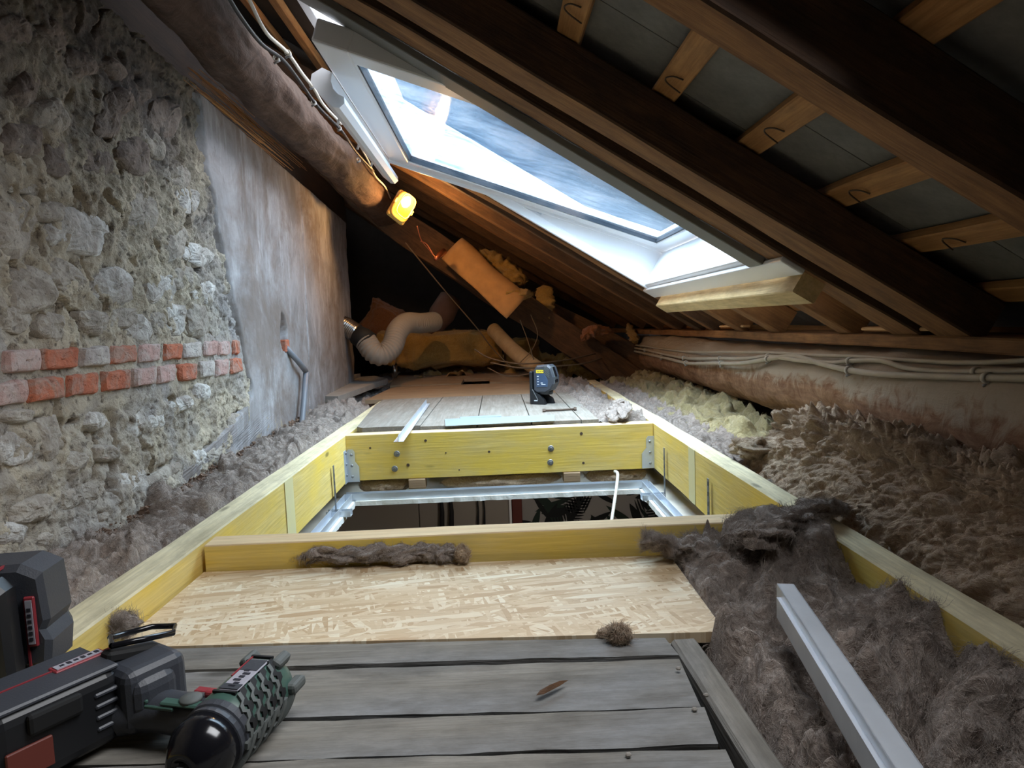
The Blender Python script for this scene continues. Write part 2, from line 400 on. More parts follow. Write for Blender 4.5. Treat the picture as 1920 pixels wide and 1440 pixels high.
def osb_mat():
    n = NT('strand_board')
    warp = n.noise(n.tc, 5, 2)
    acc = None
    for i, (a, sc, loc) in enumerate(((.15, 1.0, (0, 0, 0)), (.75, 1.25, (3, 1, 0)), (-.6, 1.1, (1, 5, 0)), (1.35, 1.3, (7, 2, 0)), (-.15, .9, (2, 9, 0)))):
        mp = n.map((17 * sc, 110 * sc, 1), (0, 0, 0), loc, src=n.map(rot=(0, 0, a)))
        x = n.n('ShaderNodeTexVoronoi'); x.inputs['Scale'].default_value = 1.0; n.L(mp, x.inputs['Vector'])
        s3 = n.n('ShaderNodeSeparateColor'); n.L(x.outputs['Color'], s3.inputs[0])
        colr = n.ramp(s3.outputs[0], [(0, srgb(196, 164, 124)), (.3, srgb(216, 190, 152)), (.7, srgb(228, 206, 172)), (1, srgb(242, 228, 200))])
        if acc is None: acc = colr; h = s3.outputs[1]
        else:
            pick = n.ramp(s3.outputs[2], [(.5, 0.), (.56, 1.)]); acc = n.mix(pick, acc, colr)
            h = n.math('ADD', h, n.math('MULTIPLY', s3.outputs[1], .6))
    gr = n.noise(n.map((12, 160, 1), (0, 0, .2)), 2, 3); acc = n.mix(n.ramp(gr, [(.3, .35), (.45, 0.)]), acc, srgb(150, 118, 78))
    acc = n.mix(n.ramp(n.noise(n.tc, 3, 4), [(.5, 0.), (.75, .5)]), acc, srgb(206, 186, 158))
    n.col(acc); n.rough(.65); n.bump(h, .35, .002); return n.m
MT['osb'] = osb_mat()

def slate_mat():
    n = NT('slate_grey'); f = n.noise(n.tc, 60, 6, .7); g = n.noise(n.tc, 9, 4)
    c = n.mix(f, srgb(104, 102, 98), srgb(140, 138, 132)); c = n.mix(n.ramp(g, [(.4, 0.), (.7, .4)]), c, srgb(70, 70, 68))
    n.col(c); n.rough(.9); n.bump(f, .4, .003); return n.m
MT['slate'] = slate_mat()
n = NT('blue_slate'); v_ = n.map((3.0, 3.0, 5.0)); bt_ = n.n('ShaderNodeTexNoise'); c_ = n.noise(n.map((1, 1, 6)), 3, 6, .7); n.col(n.mix(c_, srgb(84, 98, 114), srgb(136, 152, 168))); n.rough(.6); n.bump(c_, .4, .01); MT['slateblue'] = n.m
MT['pvc'] = plain('white_plastic', srgb(240, 241, 244), .35)
MT['pvcgrey'] = plain('grey_plastic', srgb(120, 119, 116), .6)
MT['seal'] = plain('dark_seal', srgb(45, 48, 56), .6)
MT['galv'] = plain('galvanised_steel', srgb(206, 212, 220), .42, .55, .15, 90, .08)
MT['steel'] = plain('dull_steel', srgb(150, 152, 155), .45, .7, var=.12)
MT['rust'] = plain('rusty_iron', srgb(96, 80, 68), .7, .4, .3, 200, .2)
MT['black'] = plain('black_plastic', srgb(30, 31, 34), .42)
MT['blackrub'] = plain('black_rubber', srgb(20, 20, 21), .75)
MT['gloss'] = plain('gloss_black', srgb(22, 22, 26), .16)
MT['darkgrey'] = plain('charcoal_plastic', srgb(62, 65, 72), .45, bump=.15, bs=500)
MT['green'] = plain('green_plastic', srgb(62, 92, 82), .4)
MT['greygreen'] = plain('grey_grip_rubber', srgb(92, 96, 94), .65)
MT['red'] = plain('red_plastic', srgb(146, 48, 56), .5)
MT['labelw'] = plain('pale_label', srgb(168, 166, 176), .4)
MT['labely'] = plain('yellow_label', srgb(226, 200, 60), .4)
MT['labelb'] = plain('slate_blue_panel', srgb(60, 78, 104), .3)
MT['ink'] = plain('dark_ink', srgb(40, 40, 50), .5)
MT['inkw'] = plain('white_ink', srgb(225, 228, 235), .5)
MT['cable'] = plain('grey_cable', srgb(172, 164, 148), .55, var=.1)
MT['cablew'] = plain('white_cable', srgb(206, 200, 188), .5)
MT['cabled'] = plain('black_cable', srgb(36, 34, 34), .5)
MT['cableb'] = plain('brown_cable', srgb(112, 92, 70), .6)
MT['clip'] = plain('clip_plastic', srgb(186, 182, 172), .5)
MT['copper'] = plain('copper', srgb(200, 120, 90), .35, .9)
MT['foil'] = plain('foil_duct', srgb(170, 168, 165), .25, .95)
MT['duct'] = plain('grey_duct', srgb(146, 136, 124), .7)
MT['ductbeige'] = plain('beige_duct', srgb(178, 150, 112), .75, var=.1)
MT['clay'] = plain('clay_pipe', srgb(104, 78, 68), .8, var=.15)
MT['pipe'] = plain('grey_conduit', srgb(116, 118, 124), .45)
MT['slab'] = plain('grey_slab', srgb(150, 144, 136), .9, 0, .5, 60, .12)
MT['gyps'] = plain('plasterboard', srgb(196, 188, 176), .85, var=.06)
MT['gypsw'] = plain('plaster_edge', srgb(224, 222, 216), .85, bump=.6, bs=120)
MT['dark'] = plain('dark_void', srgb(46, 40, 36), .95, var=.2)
MT['debris'] = plain('rubble_dust', srgb(118, 94, 78), .95, 0, .8, 60, .35)
MT['door'] = plain('grey_door_panel', srgb(150, 142, 132), .6)
MT['roomwall'] = plain('pale_room_wall', srgb(170, 165, 160), .8)
MT['leafd'] = plain('dark_leaf_print', srgb(34, 52, 42), .7)
MT['leafk'] = plain('black_leaf_print', srgb(20, 24, 24), .7)
MT['paper'] = plain('grey_wallpaper', srgb(176, 172, 168), .7)
MT['redbag'] = plain('red_fabric', srgb(140, 30, 52), .8)
MT['redwood'] = plain('red_brown_frame', srgb(112, 52, 42), .6)
MT['leaf'] = plain('green_leaf', srgb(120, 160, 60), .6, var=.3)
MT['bark'] = plain('tree_bark', srgb(90, 74, 58), .9)
MT['housebrick'] = plain('neighbour_brick', srgb(176, 96, 76), .9, var=.15)
MT['strip'] = plain('pale_blue_plastic_strip', srgb(158, 170, 178), .3)
n = NT('reed'); n.col(srgb(176, 120, 64)); n.rough(.5); MT['reed'] = n.m
n = NT('window_glass')                       # clear pane: fresnel mirror over a slightly blue straight-through
t = n.t; t.nodes.remove(n.b); lw = n.n('ShaderNodeLayerWeight'); lw.inputs['Blend'].default_value = .5; fz_ = n.math('ADD', n.math('MULTIPLY', n.math('POWER', lw.outputs['Facing'], 4.5), .75), .04)
tr = n.n('ShaderNodeBsdfTransparent'); tr.inputs[0].default_value = (.90, .955, .985, 1)
gl = n.n('ShaderNodeBsdfGlossy'); gl.inputs['Roughness'].default_value = .04
bp = n.n('ShaderNodeBump'); bp.inputs['Strength'].default_value = .12; bp.inputs['Distance'].default_value = .01
n.L(n.noise(n.map((10, 60, 10)), 2.5, 4), bp.inputs['Height']); n.L(bp.outputs[0], gl.inputs['Normal'])
fm_ = n.noise(n.map((2.2, 5.0, 2.2), (0, 0, .5)), 1.6, 7, .65, .8)
n.L(n.ramp(fm_, [(.38, (.42, .56, .66, 1)), (.5, (.72, .83, .9, 1)), (.62, (.95, .98, 1, 1))]), tr.inputs[0])
ms = n.n('ShaderNodeMixShader'); n.L(fz_, ms.inputs[0]); n.L(tr.outputs[0], ms.inputs[1]); n.L(gl.outputs[0], ms.inputs[2])
n.L(ms.outputs[0], n.out.inputs[0]); MT['glass'] = n.m
n = NT('lamp_glow'); n.col(srgb(255, 200, 110)); n.b.inputs['Emission Color'].default_value = (1, .62, .22, 1); n.b.inputs['Emission Strength'].default_value = 6; MT['glow'] = n.m
n = NT('lamp_bulb'); n.col(srgb(255, 230, 180)); n.b.inputs['Emission Color'].default_value = (1, .8, .45, 1); n.b.inputs['Emission Strength'].default_value = 18; MT['bulb'] = n.m
MT['lampbody'] = plain('lamp_body', srgb(222, 190, 110), .45)
n = NT('lamp_glass'); n.t.nodes.remove(n.b); tr = n.n('ShaderNodeBsdfTransparent'); tr.inputs[0].default_value = (1, .85, .55, 1)
tl = n.n('ShaderNodeBsdfTranslucent'); tl.inputs[0].default_value = (1, .8, .5, 1); ms = n.n('ShaderNodeMixShader'); ms.inputs[0].default_value = .25
n.L(tr.outputs[0], ms.inputs[1]); n.L(tl.outputs[0], ms.inputs[2]); n.L(ms.outputs[0], n.out.inputs[0]); MT['lampglass'] = n.m

# ==================================================================  SETTING
# ---------------------------------------------------------------- ceiling: roof covering with battens and slates
def roof_slab(u0, u1, y0, y1, o0=.135, o1=.16):
    V = [RP(u, y, f) for u in (u0, u1) for y in (y0, y1) for f in (o0, o1)]
    return np.array(V), [(0, 1, 3, 2), (4, 6, 7, 5), (0, 4, 5, 1), (2, 3, 7, 6), (0, 2, 6, 4), (1, 5, 7, 3)]
Y0, Y1, U0, U1 = -.95, 6.6, -.45, 3.1
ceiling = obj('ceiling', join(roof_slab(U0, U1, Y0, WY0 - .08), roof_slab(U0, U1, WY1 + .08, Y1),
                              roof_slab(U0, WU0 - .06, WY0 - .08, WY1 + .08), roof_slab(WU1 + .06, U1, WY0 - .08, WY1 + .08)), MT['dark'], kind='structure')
hook_g = tube([RP(0, 0, 0) - R0, RP(.02, 0, -.004) - R0, RP(.03, .02, -.006) - R0, RP(.02, .035, -.006) - R0, RP(-.01, .045, -.005) - R0], .0016, 5, smooth_path=3)
bat_u = [-.22, -.02, .19, .385, .6, .81, 1.04, 1.25, 1.46, 1.67, 1.88, 2.09, 2.3, 2.51, 2.72]
bays = [(-.6, .9), (.97, 1.44), (3.1, 3.9)]
hookme = None
def hook(u, y, parent):
    global hookme
    c = RP(u, y, .098)
    if hookme is None: hookme = mkmesh('slate_hook', hook_g[0], hook_g[1], MT['rust'], True)
    ob = bpy.data.objects.new('slate_hook', hookme); put(ob, Matrix.Translation(Vector([float(v) for v in c])), parent)
for bi, u in enumerate(bat_u):
    spans = [(Y0 + .05, Y1 - .1)] if (u < WU0 - .05 or u > WU1 + .05) else [(Y0 + .05, WY0 - .06), (WY1 + .06, Y1 - .1)]
    for (a, b) in spans:
        p0 = RP(u, a, .1); p1 = RP(u, b, .1)
        bo = beam('batten', p0, p1, .056, .024, MT['batten'], ceiling, up=tuple(RN), seg=30, ch=.003, jit=.003, seed=bi)
        if a < 0 and .1 < u < 1.1:
            for hy in (1.30, 1.02): hook(u - .012, hy + (.06 if bi % 2 else 0) * .6, bo)
sl_g = box((0, 0, 0), (.228, .297, .006))
slme = mkmesh('slate', sl_g[0], sl_g[1], MT['slate'])
cnt = 0
for bi, u in enumerate(bat_u[:-1]):
    uc = (u + bat_u[bi + 1]) / 2
    yy = -.8 + (.15 if bi % 2 else 0)
    while yy < 6.2:
        inwin = (WU0 - .12 < uc < WU1 + .12) and (WY0 - .2 < yy < WY1 + .18)
        if not inwin and cnt < 295 and (yy < 1.7 or yy > 3.0 or uc < .3) and (uc < 2.3):
            ob = bpy.data.objects.new('slate', slme)
            m = fr(RP(uc, yy, .129 + .001 * (bi % 2)), tuple(RU), za=tuple(RN)) @ Matrix.Rotation(random.uniform(-.006, .006), 4, 'Z')
            put(ob, m, ceiling); cnt += 1
        yy += .3
# ---------------------------------------------------------------- rafters
def rafter(y0, y1, mat, h, label, u0=-.05, u1=2.55, off=0.0, seed=0, jit=.006, **kw):
    p0 = RP(u0, (y0 + y1) / 2, off); p1 = RP(u1, (y0 + y1) / 2, off)
    fmr = (([0] + [1] * 7) * 40 + [1, 1])  # sides take the painted-dark copy, the better lit far ones a lighter one
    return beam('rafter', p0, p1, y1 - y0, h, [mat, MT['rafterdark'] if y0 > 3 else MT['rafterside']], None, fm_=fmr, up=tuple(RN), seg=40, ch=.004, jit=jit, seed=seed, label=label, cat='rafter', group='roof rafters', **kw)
rafter(.885, .972, MT['rafter'], .098, 'nearest brown rafter crossing the top right corner below grey slates', seed=1)
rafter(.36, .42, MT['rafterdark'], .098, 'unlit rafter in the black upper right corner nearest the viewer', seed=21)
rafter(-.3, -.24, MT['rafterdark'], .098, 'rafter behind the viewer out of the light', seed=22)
rafter(1.445, 1.555, MT['rafter'], .098, 'wide brown rafter with knots between the slates and the paired window rafter', seed=2)
rafter(1.624, 1.735, MT['rafter'], .098, 'paler rafter bolted along the near side of the roof window', seed=3)
rafter(3.2, 3.29, MT['rafter'], .098, 'rafter touching the far side of the white roof window', seed=4)
rafter(3.42, 3.50, MT['rafterdark'], .098, 'dark rafter second beyond the far side of the roof window', seed=5)
rafter(3.86, 3.95, MT['rafter'], .098, 'rafter with paint splashes third beyond the roof window', seed=6)
rafter(4.30, 4.38, MT['rafter'], .11, 'rafter glowing orange right beside the lit bulkhead lamp', seed=7)
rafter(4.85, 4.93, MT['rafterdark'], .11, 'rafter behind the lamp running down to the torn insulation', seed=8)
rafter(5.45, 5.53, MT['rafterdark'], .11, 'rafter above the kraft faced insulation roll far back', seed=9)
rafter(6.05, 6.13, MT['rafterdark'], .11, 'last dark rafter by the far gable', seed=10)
# short trimmed rafters below the window lintel
for k, (y, lb) in enumerate(((1.98, 'short rafter stub below the new lintel nearest the viewer'), (2.50, 'middle short rafter stub below the new pale lintel'), (2.86, 'farthest short rafter stub below the new pale lintel'))):
    p0 = RP(-.05, y, 0); p1 = RP(.19, y, 0)
    beam('rafter_stub', p0, p1, .07, .098, MT['rafter'], None, up=tuple(RN), seg=6, jit=.004, seed=30 + k, label=lb, cat='rafter', group='rafter stubs under the roof window')
# new pale lintel
beam('window_lintel', RP(.262, 1.655, -.056), RP(.262, 3.08, -.056), .062, .055, MT['newwood'], None, up=tuple(RN), seg=20, ch=.003, jit=.001, seed=4,
     label='new pale pine lintel board under the bottom edge of the roof window', cat='lintel')

# ---------------------------------------------------------------- window_1: centre pivot roof window
win = empty('window_1', RP(.33, 2.45, 0), kind='structure')
def rbox(u0, u1, y0, y1, o0, o1, b=0.0, seg=1):
    g = bx((u0, y0, o0), (u1, y1, o1), b, seg); V = g[0]
    return np.array([RP(v[0], v[1], v[2]) for v in V]), g[1]
T = .05
obj('window_frame', join(rbox(WU0 - .0, WU0 + .055, WY0 - .06, WY1 + .06, .0, .17, .006, 2), rbox(WU0 - .03, WU0 + .035, 1.63, WY1 + .06, -.016, -.001, .004, 2),
                         rbox(WU1 - T, WU1, WY0 - .06, WY1 + .06, .0, .17, .006, 2),
                         rbox(WU0 + .05, WU1 - T + .004, WY1, WY1 + .06, .0, .17, .006, 2), rbox(WU0 + .05, WU1 - T + .004, WY0 - .06, WY0, .004, .17, .006, 2)), MT['pvc'], win)
obj('shaded_jamb', rbox(WU0 + .035, WU1 + .02, WY0 - .062, WY0 + .028, -.016, .003, .002), MT['pvcgrey'], win)  # underside of the near jamb, its backlit shade painted as grey
# cover strip along the far jamb
obj('frame_lining', rbox(WU0 + .03, WU1 - .02, WY1 - .012, WY1 + .008, -.008, .03, .003), MT['pvc'], win)
# sash, turned about its middle so that its top leans into the attic
sash_w = None
pu, po, ang = 1.0, .045, .208
def SP(a, y, c):   # a along the sash from the pivot (up), c outward
    ca, sa = math.cos(ang), math.sin(ang)
    return RP(pu + a * ca + c * sa, y, po - a * sa + c * ca)
def sbox(a0, a1, y0, y1, c0, c1, b=0.0, seg=1):
    g = bx((a0, y0, c0), (a1, y1, c1), b, seg); return np.array([SP(*v) for v in g[0]]), g[1]
SA, SB, SY0, SY1 = -.655, .655, WY0 + .012, WY1 - .012
sash = obj('sash', join(sbox(SA, SA + .085, SY0, SY1, 0, .06, .006, 2), sbox(SB - .1, SB, SY0, SY1, 0, .06, .006, 2),
                        sbox(SA + .08, SB - .095, SY1 - .085, SY1, .0005, .06, .006, 2), sbox(SA + .08, SB - .095, SY0, SY0 + .085, .0005, .06, .006, 2),
                        sbox(SA + .0, SB - .0, SY1 + .001, SY1 + .010, -.012, .01, .003), ), MT['pvc'], win)
ga0, ga1, gy0, gy1 = SA + .085, SB - .1, SY0 + .085, SY1 - .085
obj('glazing_seal', join(sbox(ga0 - .002, ga0 + .006, gy0, gy1, .006, .03), sbox(ga1 - .006, ga1 + .002, gy0, gy1, .006, .03),
                         sbox(ga0, ga1, gy0 - .002, gy0 + .006, .006, .03), sbox(ga0, ga1, gy1 - .006, gy1 + .002, .006, .03)), MT['seal'], sash)
obj('pane', (np.array([SP(a, y, .016) for a, y in ((ga0, gy0), (ga0, gy1), (ga1, gy1), (ga1, gy0))]), [(0, 1, 2, 3)]), MT['glass'], sash)
obj('pane', (np.array([SP(a, y, .034) for a, y in ((ga0, gy0), (ga0, gy1), (ga1, gy1), (ga1, gy0))]), [(0, 1, 2, 3)]), MT['glass'], sash)
# ventilation bar with its S shaped section along the top of the sash
sec = [(.012, 0), (.035, -.026), (.032, -.048), (-.008, -.078), (-.048, -.094), (-.066, -.091), (-.076, -.074), (-.07, -.058), (-.052, -.056), (-.034, -.046), (-.022, -.028), (-.018, -.004)]
def bar_geo(y0, y1):
    V = [SP(SB + .012 + a, y, c) for y in (y0, y1) for a, c in sec]; k = len(sec)
    return np.array(V), [tuple(range(k)), tuple(range(2 * k - 1, k - 1, -1))] + [(i, k + i, k + (i + 1) % k, (i + 1) % k) for i in range(k)]
obj('vent_bar', bar_geo(2.02, SY1 + .005), MT['pvc'], win)
obj('vent_rib', join(*[sbox(SB + .02, SB + .026, y, y + .012, -.08, -.05) for y in (2.3, 2.62, 2.9)]), MT['pvc'], win)
obj('pivot_hinge', join(rbox(pu - .06, pu + .06, WY1 - .004, WY1 + .003, .04, .07, .002), rbox(pu - .06, pu + .06, WY0 - .003, WY0 + .004, .04, .07, .002)), MT['galv'], win)

# ---------------------------------------------------------------- wall_left
def wl(s, z, d): return np.stack([-.76 - .053 * (s - 1.1) + d, s, z], -1)
sp_pts = [aw(*p) for p in ((360, 150), (366, 200), (382, 330), (405, 450), (430, 560), (448, 640), (458, 700), (470, 745), (455, 800), (415, 850), (400, 870))]
split_z = np.array([p[2] for p in sp_pts])[::-1]; split_y = np.array([p[1] for p in sp_pts])[::-1]
def ysplit(z): return np.interp(z, split_z, split_y)
bu = [0, 72, 142, 202, 257, 302, 340, 378, 405, 432, 449]; bl = [-20, 46, 119, 186, 244, 291, 331, 369, 400, 428, 452]
def lin(x, x0, y0, x1, y1): return y0 + (y1 - y0) * (x - x0) / (x1 - x0)
holes = [(28, 505, 9, 26), (40, 540, 8, 22), (18, 590, 7, 12), (25, 655, 8, 7), (108, 575, 5, 16), (78, 600, 4, 14), (138, 652, 6, 10), (110, 775, 7, 30), (120, 800, 5, 16), (70, 785, 26, 4), (208, 905, 10, 16), (268, 908, 26, 5), (285, 900, 8, 8), (262, 385, 7, 18),
  (355, 400, 5, 26), (350, 470, 5, 16), (100, 232, 8, 8), (200, 245, 8, 20), (150, 95, 12, 4), (195, 575, 5, 14), (370, 500, 8, 10), (390, 480, 10, 4), (160, 470, 26, 3), (80, 455, 5, 24), (75, 380, 5, 22), (365, 872, 9, 9), (405, 855, 8, 9), (255, 800, 8, 6), (140, 790, 10, 4), (230, 310, 5, 26), (325, 240, 14, 4), (340, 905, 8, 6)]
HL = [(aw(a, b), c / 1280., d / 1280.) for a, b, c, d in holes]
def mort(s, t):
    Y = .25 + (2.55 - .25) * s; Z = -.14 + (1.07 + .14) * t
    P = np.stack([Y * 0, Y, Z], -1)
    d = .010 * fbm(P, 7, 3, 3) + .010 * fbm(P, 22, 5, 9, .66) - .002
    cr = np.abs(noise(P + .02 * fbm(P, 12, 2, 5)[:, None], 6.5, 21)); gate = sstep(.0, .3, noise(P, 4.3, 8))
    d -= .030 * (1 - sstep(0, .055, cr)) * gate
    pit = sstep(.38, .6, noise(P, 19, 31)); d -= .02 * pit
    for hp, hrx, hrz in HL:
        ry = hrx * hp[1] * hp[1] / .8; rz = hrz * hp[1]
        rr_ = np.sqrt(((Y - hp[1]) / ry) ** 2 + ((Z - hp[2]) / rz) ** 2) + .5 * noise(P, 28, 33)
        d -= .045 * (1 - sstep(.7, 1.15, rr_))
    inb = sstep(.235, .25, Z) * (1 - sstep(.375, .39, Z)); d = d * (1 - .75 * inb)
    d = np.where(Y > ysplit(Z) + .03, -.02, d)
    d += .02 * sstep(.12, -.1, Z)
    return wl(Y, Z, d)
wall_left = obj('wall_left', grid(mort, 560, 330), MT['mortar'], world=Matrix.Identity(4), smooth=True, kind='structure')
# backing so no light passes, and the end of the wall
obj('wall_backing', join((np.array([wl(np.float64(y), np.float64(z), dd) for y in (-.95, 4.45) for z in (-.3, 1.03) for dd in (-.25, -.045)]),
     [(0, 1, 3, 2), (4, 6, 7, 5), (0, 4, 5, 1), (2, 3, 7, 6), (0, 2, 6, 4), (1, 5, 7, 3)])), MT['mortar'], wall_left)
def plas(s, t):
    Z = -.12 + (1.05 + .12) * t; ys = ysplit(Z) + .012 * noise(np.stack([Z * 0, Z, Z * 0], -1), 30, 4) + .006 * noise(np.stack([Z * 0, Z, Z * 0], -1), 90, 5)
    ys = ys - .45 * sstep(.20, -.02, Z)
    Y = ys + (4.42 + .05 * noise(np.stack([Z * 0, Z, Z * 0], -1), 8, 9) - ys) * s
    P = np.stack([Y * 0, Y, Z], -1)
    d = .010 + .005 * fbm(P, 3, 3, 40) + .0015 * fbm(P, 20, 3, 44)
    # open crack down the plaster
    yc = 3.12 + .10 * (Z - .3) + .02 * noise(np.stack([Z * 0, Z, Z * 0], -1), 9, 77)
    d -= .012 * (1 - sstep(.0, .010, np.abs(Y - yc))) * sstep(1.0, .9, Z)
    d -= .02 * (1 - sstep(0, .012, s))
    lz2 = sstep(.16, .04, Z) * sstep(2.6, 2.2, Y); d = d * (1 - lz2) + lz2 * (.004 + .012 * fbm(P, 14, 4, 60))
    # knocked out hole where the pipe comes from the wall
    hy, hz = 2.71, .375; r = np.sqrt(((Y - hy) / .055) ** 2 + ((Z - hz) / .085) ** 2) + .25 * noise(P, 25, 13)
    d -= .035 * (1 - sstep(.75, .95, r))
    return wl(Y, Z, d)
obj('plaster_coat', grid(plas, 300, 150), MT['plaster'], wall_left, world=Matrix.Identity(4), smooth=True)
# crumbs in the hole
hb = wl(np.float64(2.735), np.float64(.325), .002)
obj('brick', box(hb, (.03, .05, .05), .004), MT['brick'], wall_left)
# masonry pieces
def blob(outline, h, seed, base=-.016, k=28, pw=5.0, rg=1.0):
    """outline: list of (s,z); rough patch standing proud of the wall by h"""
    O = np.array(outline); m_ = len(O); t = np.linspace(0, m_, k, endpoint=False); i = t.astype(int); fr_ = (t - i)[:, None]
    O = O[i] * (1 - fr_) + O[(i + 1) % m_] * fr_; c = O.mean(0); sc_l = [1.07, 1.0, .95, .84, .68, .5, .3, .12]
    V = []
    for n_, sc in enumerate(sc_l):
        q = c + (O - c) * sc; P = np.stack([q[:, 0] * 0 + seed * .1, q[:, 0], q[:, 1]], -1)
        if n_ < 3: q = q + .0025 * np.stack([noise(P, 60, seed + 1), noise(P, 60, seed + 2)], -1)
        d = base if n_ == 0 else (h + .004) * (1 - sc ** pw) - .004
        V.append(wl(q[:, 0], q[:, 1], d + (rg * (.010 * noise(P, 13, seed) + .006 * noise(P, 34, seed + 3) + .0035 * noise(P, 90, seed + 5)) if n_ else 0)))
    V.append(wl(c[:1], c[1:], np.array([h]))); V = np.concatenate(V); F = []
    for a in range(len(sc_l) - 1):
        for j in range(k): F.append((a * k + j, a * k + (j + 1) % k, (a + 1) * k + (j + 1) % k, (a + 1) * k + j))
    b = (len(sc_l) - 1) * k
    for j in range(k): F.append((b + j, b + (j + 1) % k, len(V) - 1))
    return V, F
def pxo(px, py, rx, ry, seed, k=13, a=0.0):
    r = random.Random(seed); out = []
    pw = [r.uniform(.78, 1.3) for _ in range(k)]
    for j in range(k):
        t = 2 * PI * j / k; q = pw[j] * .65 + pw[(j + 1) % k] * .35; ex = 1 / (abs(math.cos(t)) ** 3.2 + abs(math.sin(t)) ** 3.2) ** (1 / 3.2)
        x = rx * q * ex * math.cos(t); y = ry * q * ex * math.sin(t)
        p = aw(px + x * math.cos(a) - y * math.sin(a), py + x * math.sin(a) + y * math.cos(a)); out.append((p[1], p[2]))
    return out[::-1]
stones = [(150, 437, 58, 40, 'w', .3), (215, 535, 36, 34, 'w', .2), (62, 545, 38, 44, 's', .1), (20, 430, 46, 52, 's', .2), (100, 398, 30, 22, 's', 0), (128, 522, 40, 26, 's', .5),
    (300, 545, 24, 30, 'w', .1), (345, 520, 22, 26, 's', .4), (388, 548, 22, 22, 'w', .2), (372, 478, 26, 20, 'w', .4), (330, 460, 20, 30, 's', .1), (270, 395, 30, 34, 's', .3), (335, 330, 28, 22, 's', .6),
    (352, 372, 24, 24, 'w', .3), (255, 290, 34, 30, 'd', .5), (310, 225, 26, 36, 'd', .2), (288, 262, 16, 40, 's', -.5), (205, 215, 20, 40, 'd', .2), (225, 190, 22, 26, 'd', .2), (50, 165, 26, 36, 'd', .5), (95, 215, 34, 30, 's', 0),
    (40, 260, 34, 34, 'd', .2), (150, 120, 30, 22, 'd', .6), (95, 65, 30, 28, 'd', .7), (30, 60, 34, 28, 'd', .1), (180, 300, 34, 24, 'd', .3), (110, 300, 30, 32, 'd', .2), (45, 345, 34, 20, 's', .2), (215, 130, 28, 16, 'd', .7), (255, 175, 24, 20, 'd', .6),
    (35, 600, 30, 26, 's', 0), (95, 615, 26, 28, 's', .1), (178, 605, 30, 20, 's', .2), (235, 598, 24, 18, 's', 0), (262, 612, 22, 24, 'w', .1), (330, 598, 18, 28, 'w', .1), (372, 600, 17, 28, 's', 0), (408, 600, 12, 26, 's', .1), (295, 603, 16, 20, 's', 0),
    (34, 838, 36, 32, 'w', -.1), (96, 818, 22, 40, 's', -.1), (180, 790, 20, 16, 'w', .3), (262, 795, 15, 26, 'w', .1), (296, 790, 17, 15, 'w', 0), (340, 760, 24, 12, 'w', -.6), (378, 738, 18, 20, 'w', .1), (320, 900, 44, 26, 's', -.3), (250, 905, 34, 24, 'w', -.1),
    (420, 850, 34, 22, 's', -.5), (370, 865, 26, 22, 'w', -.4), (60, 955, 44, 24, 's', -.2), (150, 930, 36, 20, 's', -.3), (20, 1000, 34, 22, 'w', 0), (215, 965, 30, 16, 's', -.4), (140, 865, 28, 18, 's', -.2), (200, 850, 22, 14, 's', 0), (440, 790, 12, 14, 's', 0), (35, 780, 34, 14, 's', 0), (110, 1010, 34, 16, 's', -.4)]
sm = {'w': MT['stonew'], 's': MT['stone'], 'd': MT['stoned']}
for i, (px, py, rx, ry, m, a) in enumerate(stones):
    obj('stone', blob(pxo(px, py, rx, ry, i, a=a), random.uniform(.001, .009), i), sm[m], wall_left)
bmats = {'o': MT['brick'], 'g': MT['brickg'], 'p': MT['brickp']}
for row, (bs, cs, t0, t1, b0, b1) in enumerate(((bu, 'pogopogppo', 657, 637, 702, 664), (bl, 'poooppogpo', 716, 670, 763, 700))):
    for i in range(len(bs) - 1):
        x0, x1 = bs[i] + 2, bs[i + 1] - 2.2
        yt = lambda x: lin(x, 0, t0, 450, t1); yb = lambda x: lin(x, 0, b0, 450, b1)
        x1q = [x0, (x0 * 2 + x1) / 3, (x0 + 2 * x1) / 3, x1]; r = random.Random(i + row * 40)
        ol = [(x, yt(x) + r.uniform(-1.2, 2.5)) for x in x1q] + [(x1 + r.uniform(-1, 1), (yt(x1) + yb(x1)) / 2)] + [(x, yb(x) + r.uniform(-2.5, 1.2)) for x in x1q[::-1]] + [(x0 + r.uniform(-1, 1), (yt(x0) + yb(x0)) / 2)]
        ol = [(aw(*p)[1], aw(*p)[2]) for p in ol]
        obj('brick', blob(ol[::-1], random.uniform(.007, .012), i + 60 * row, pw=14., rg=.45), bmats[cs[i]], wall_left)
# ---------------------------------------------------------------- remaining shell
def gable(y0, y1):
    P = [(-2.1, -.4), (1.42, -.4)] + [(RP(u, 0, .13)[0], RP(u, 0, .13)[2]) for u in (-.42, U1)]; P[1] = (P[2][0], -.4); P[0] = (P[3][0], -.4)
    return np.array([(x, y, z) for y in (y0, y1) for x, z in P]), [(0, 1, 2, 3), (7, 6, 5, 4), (0, 4, 5, 1), (1, 5, 6, 2), (2, 6, 7, 3), (3, 7, 4, 0)]
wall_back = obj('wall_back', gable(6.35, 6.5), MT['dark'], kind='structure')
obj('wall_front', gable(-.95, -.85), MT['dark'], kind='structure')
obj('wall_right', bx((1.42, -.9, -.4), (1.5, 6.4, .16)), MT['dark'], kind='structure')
obj('wall_far_left', bx((-1.62, -.9, -.4), (-1.54, 6.4, 1.98)), MT['dark'], kind='structure')
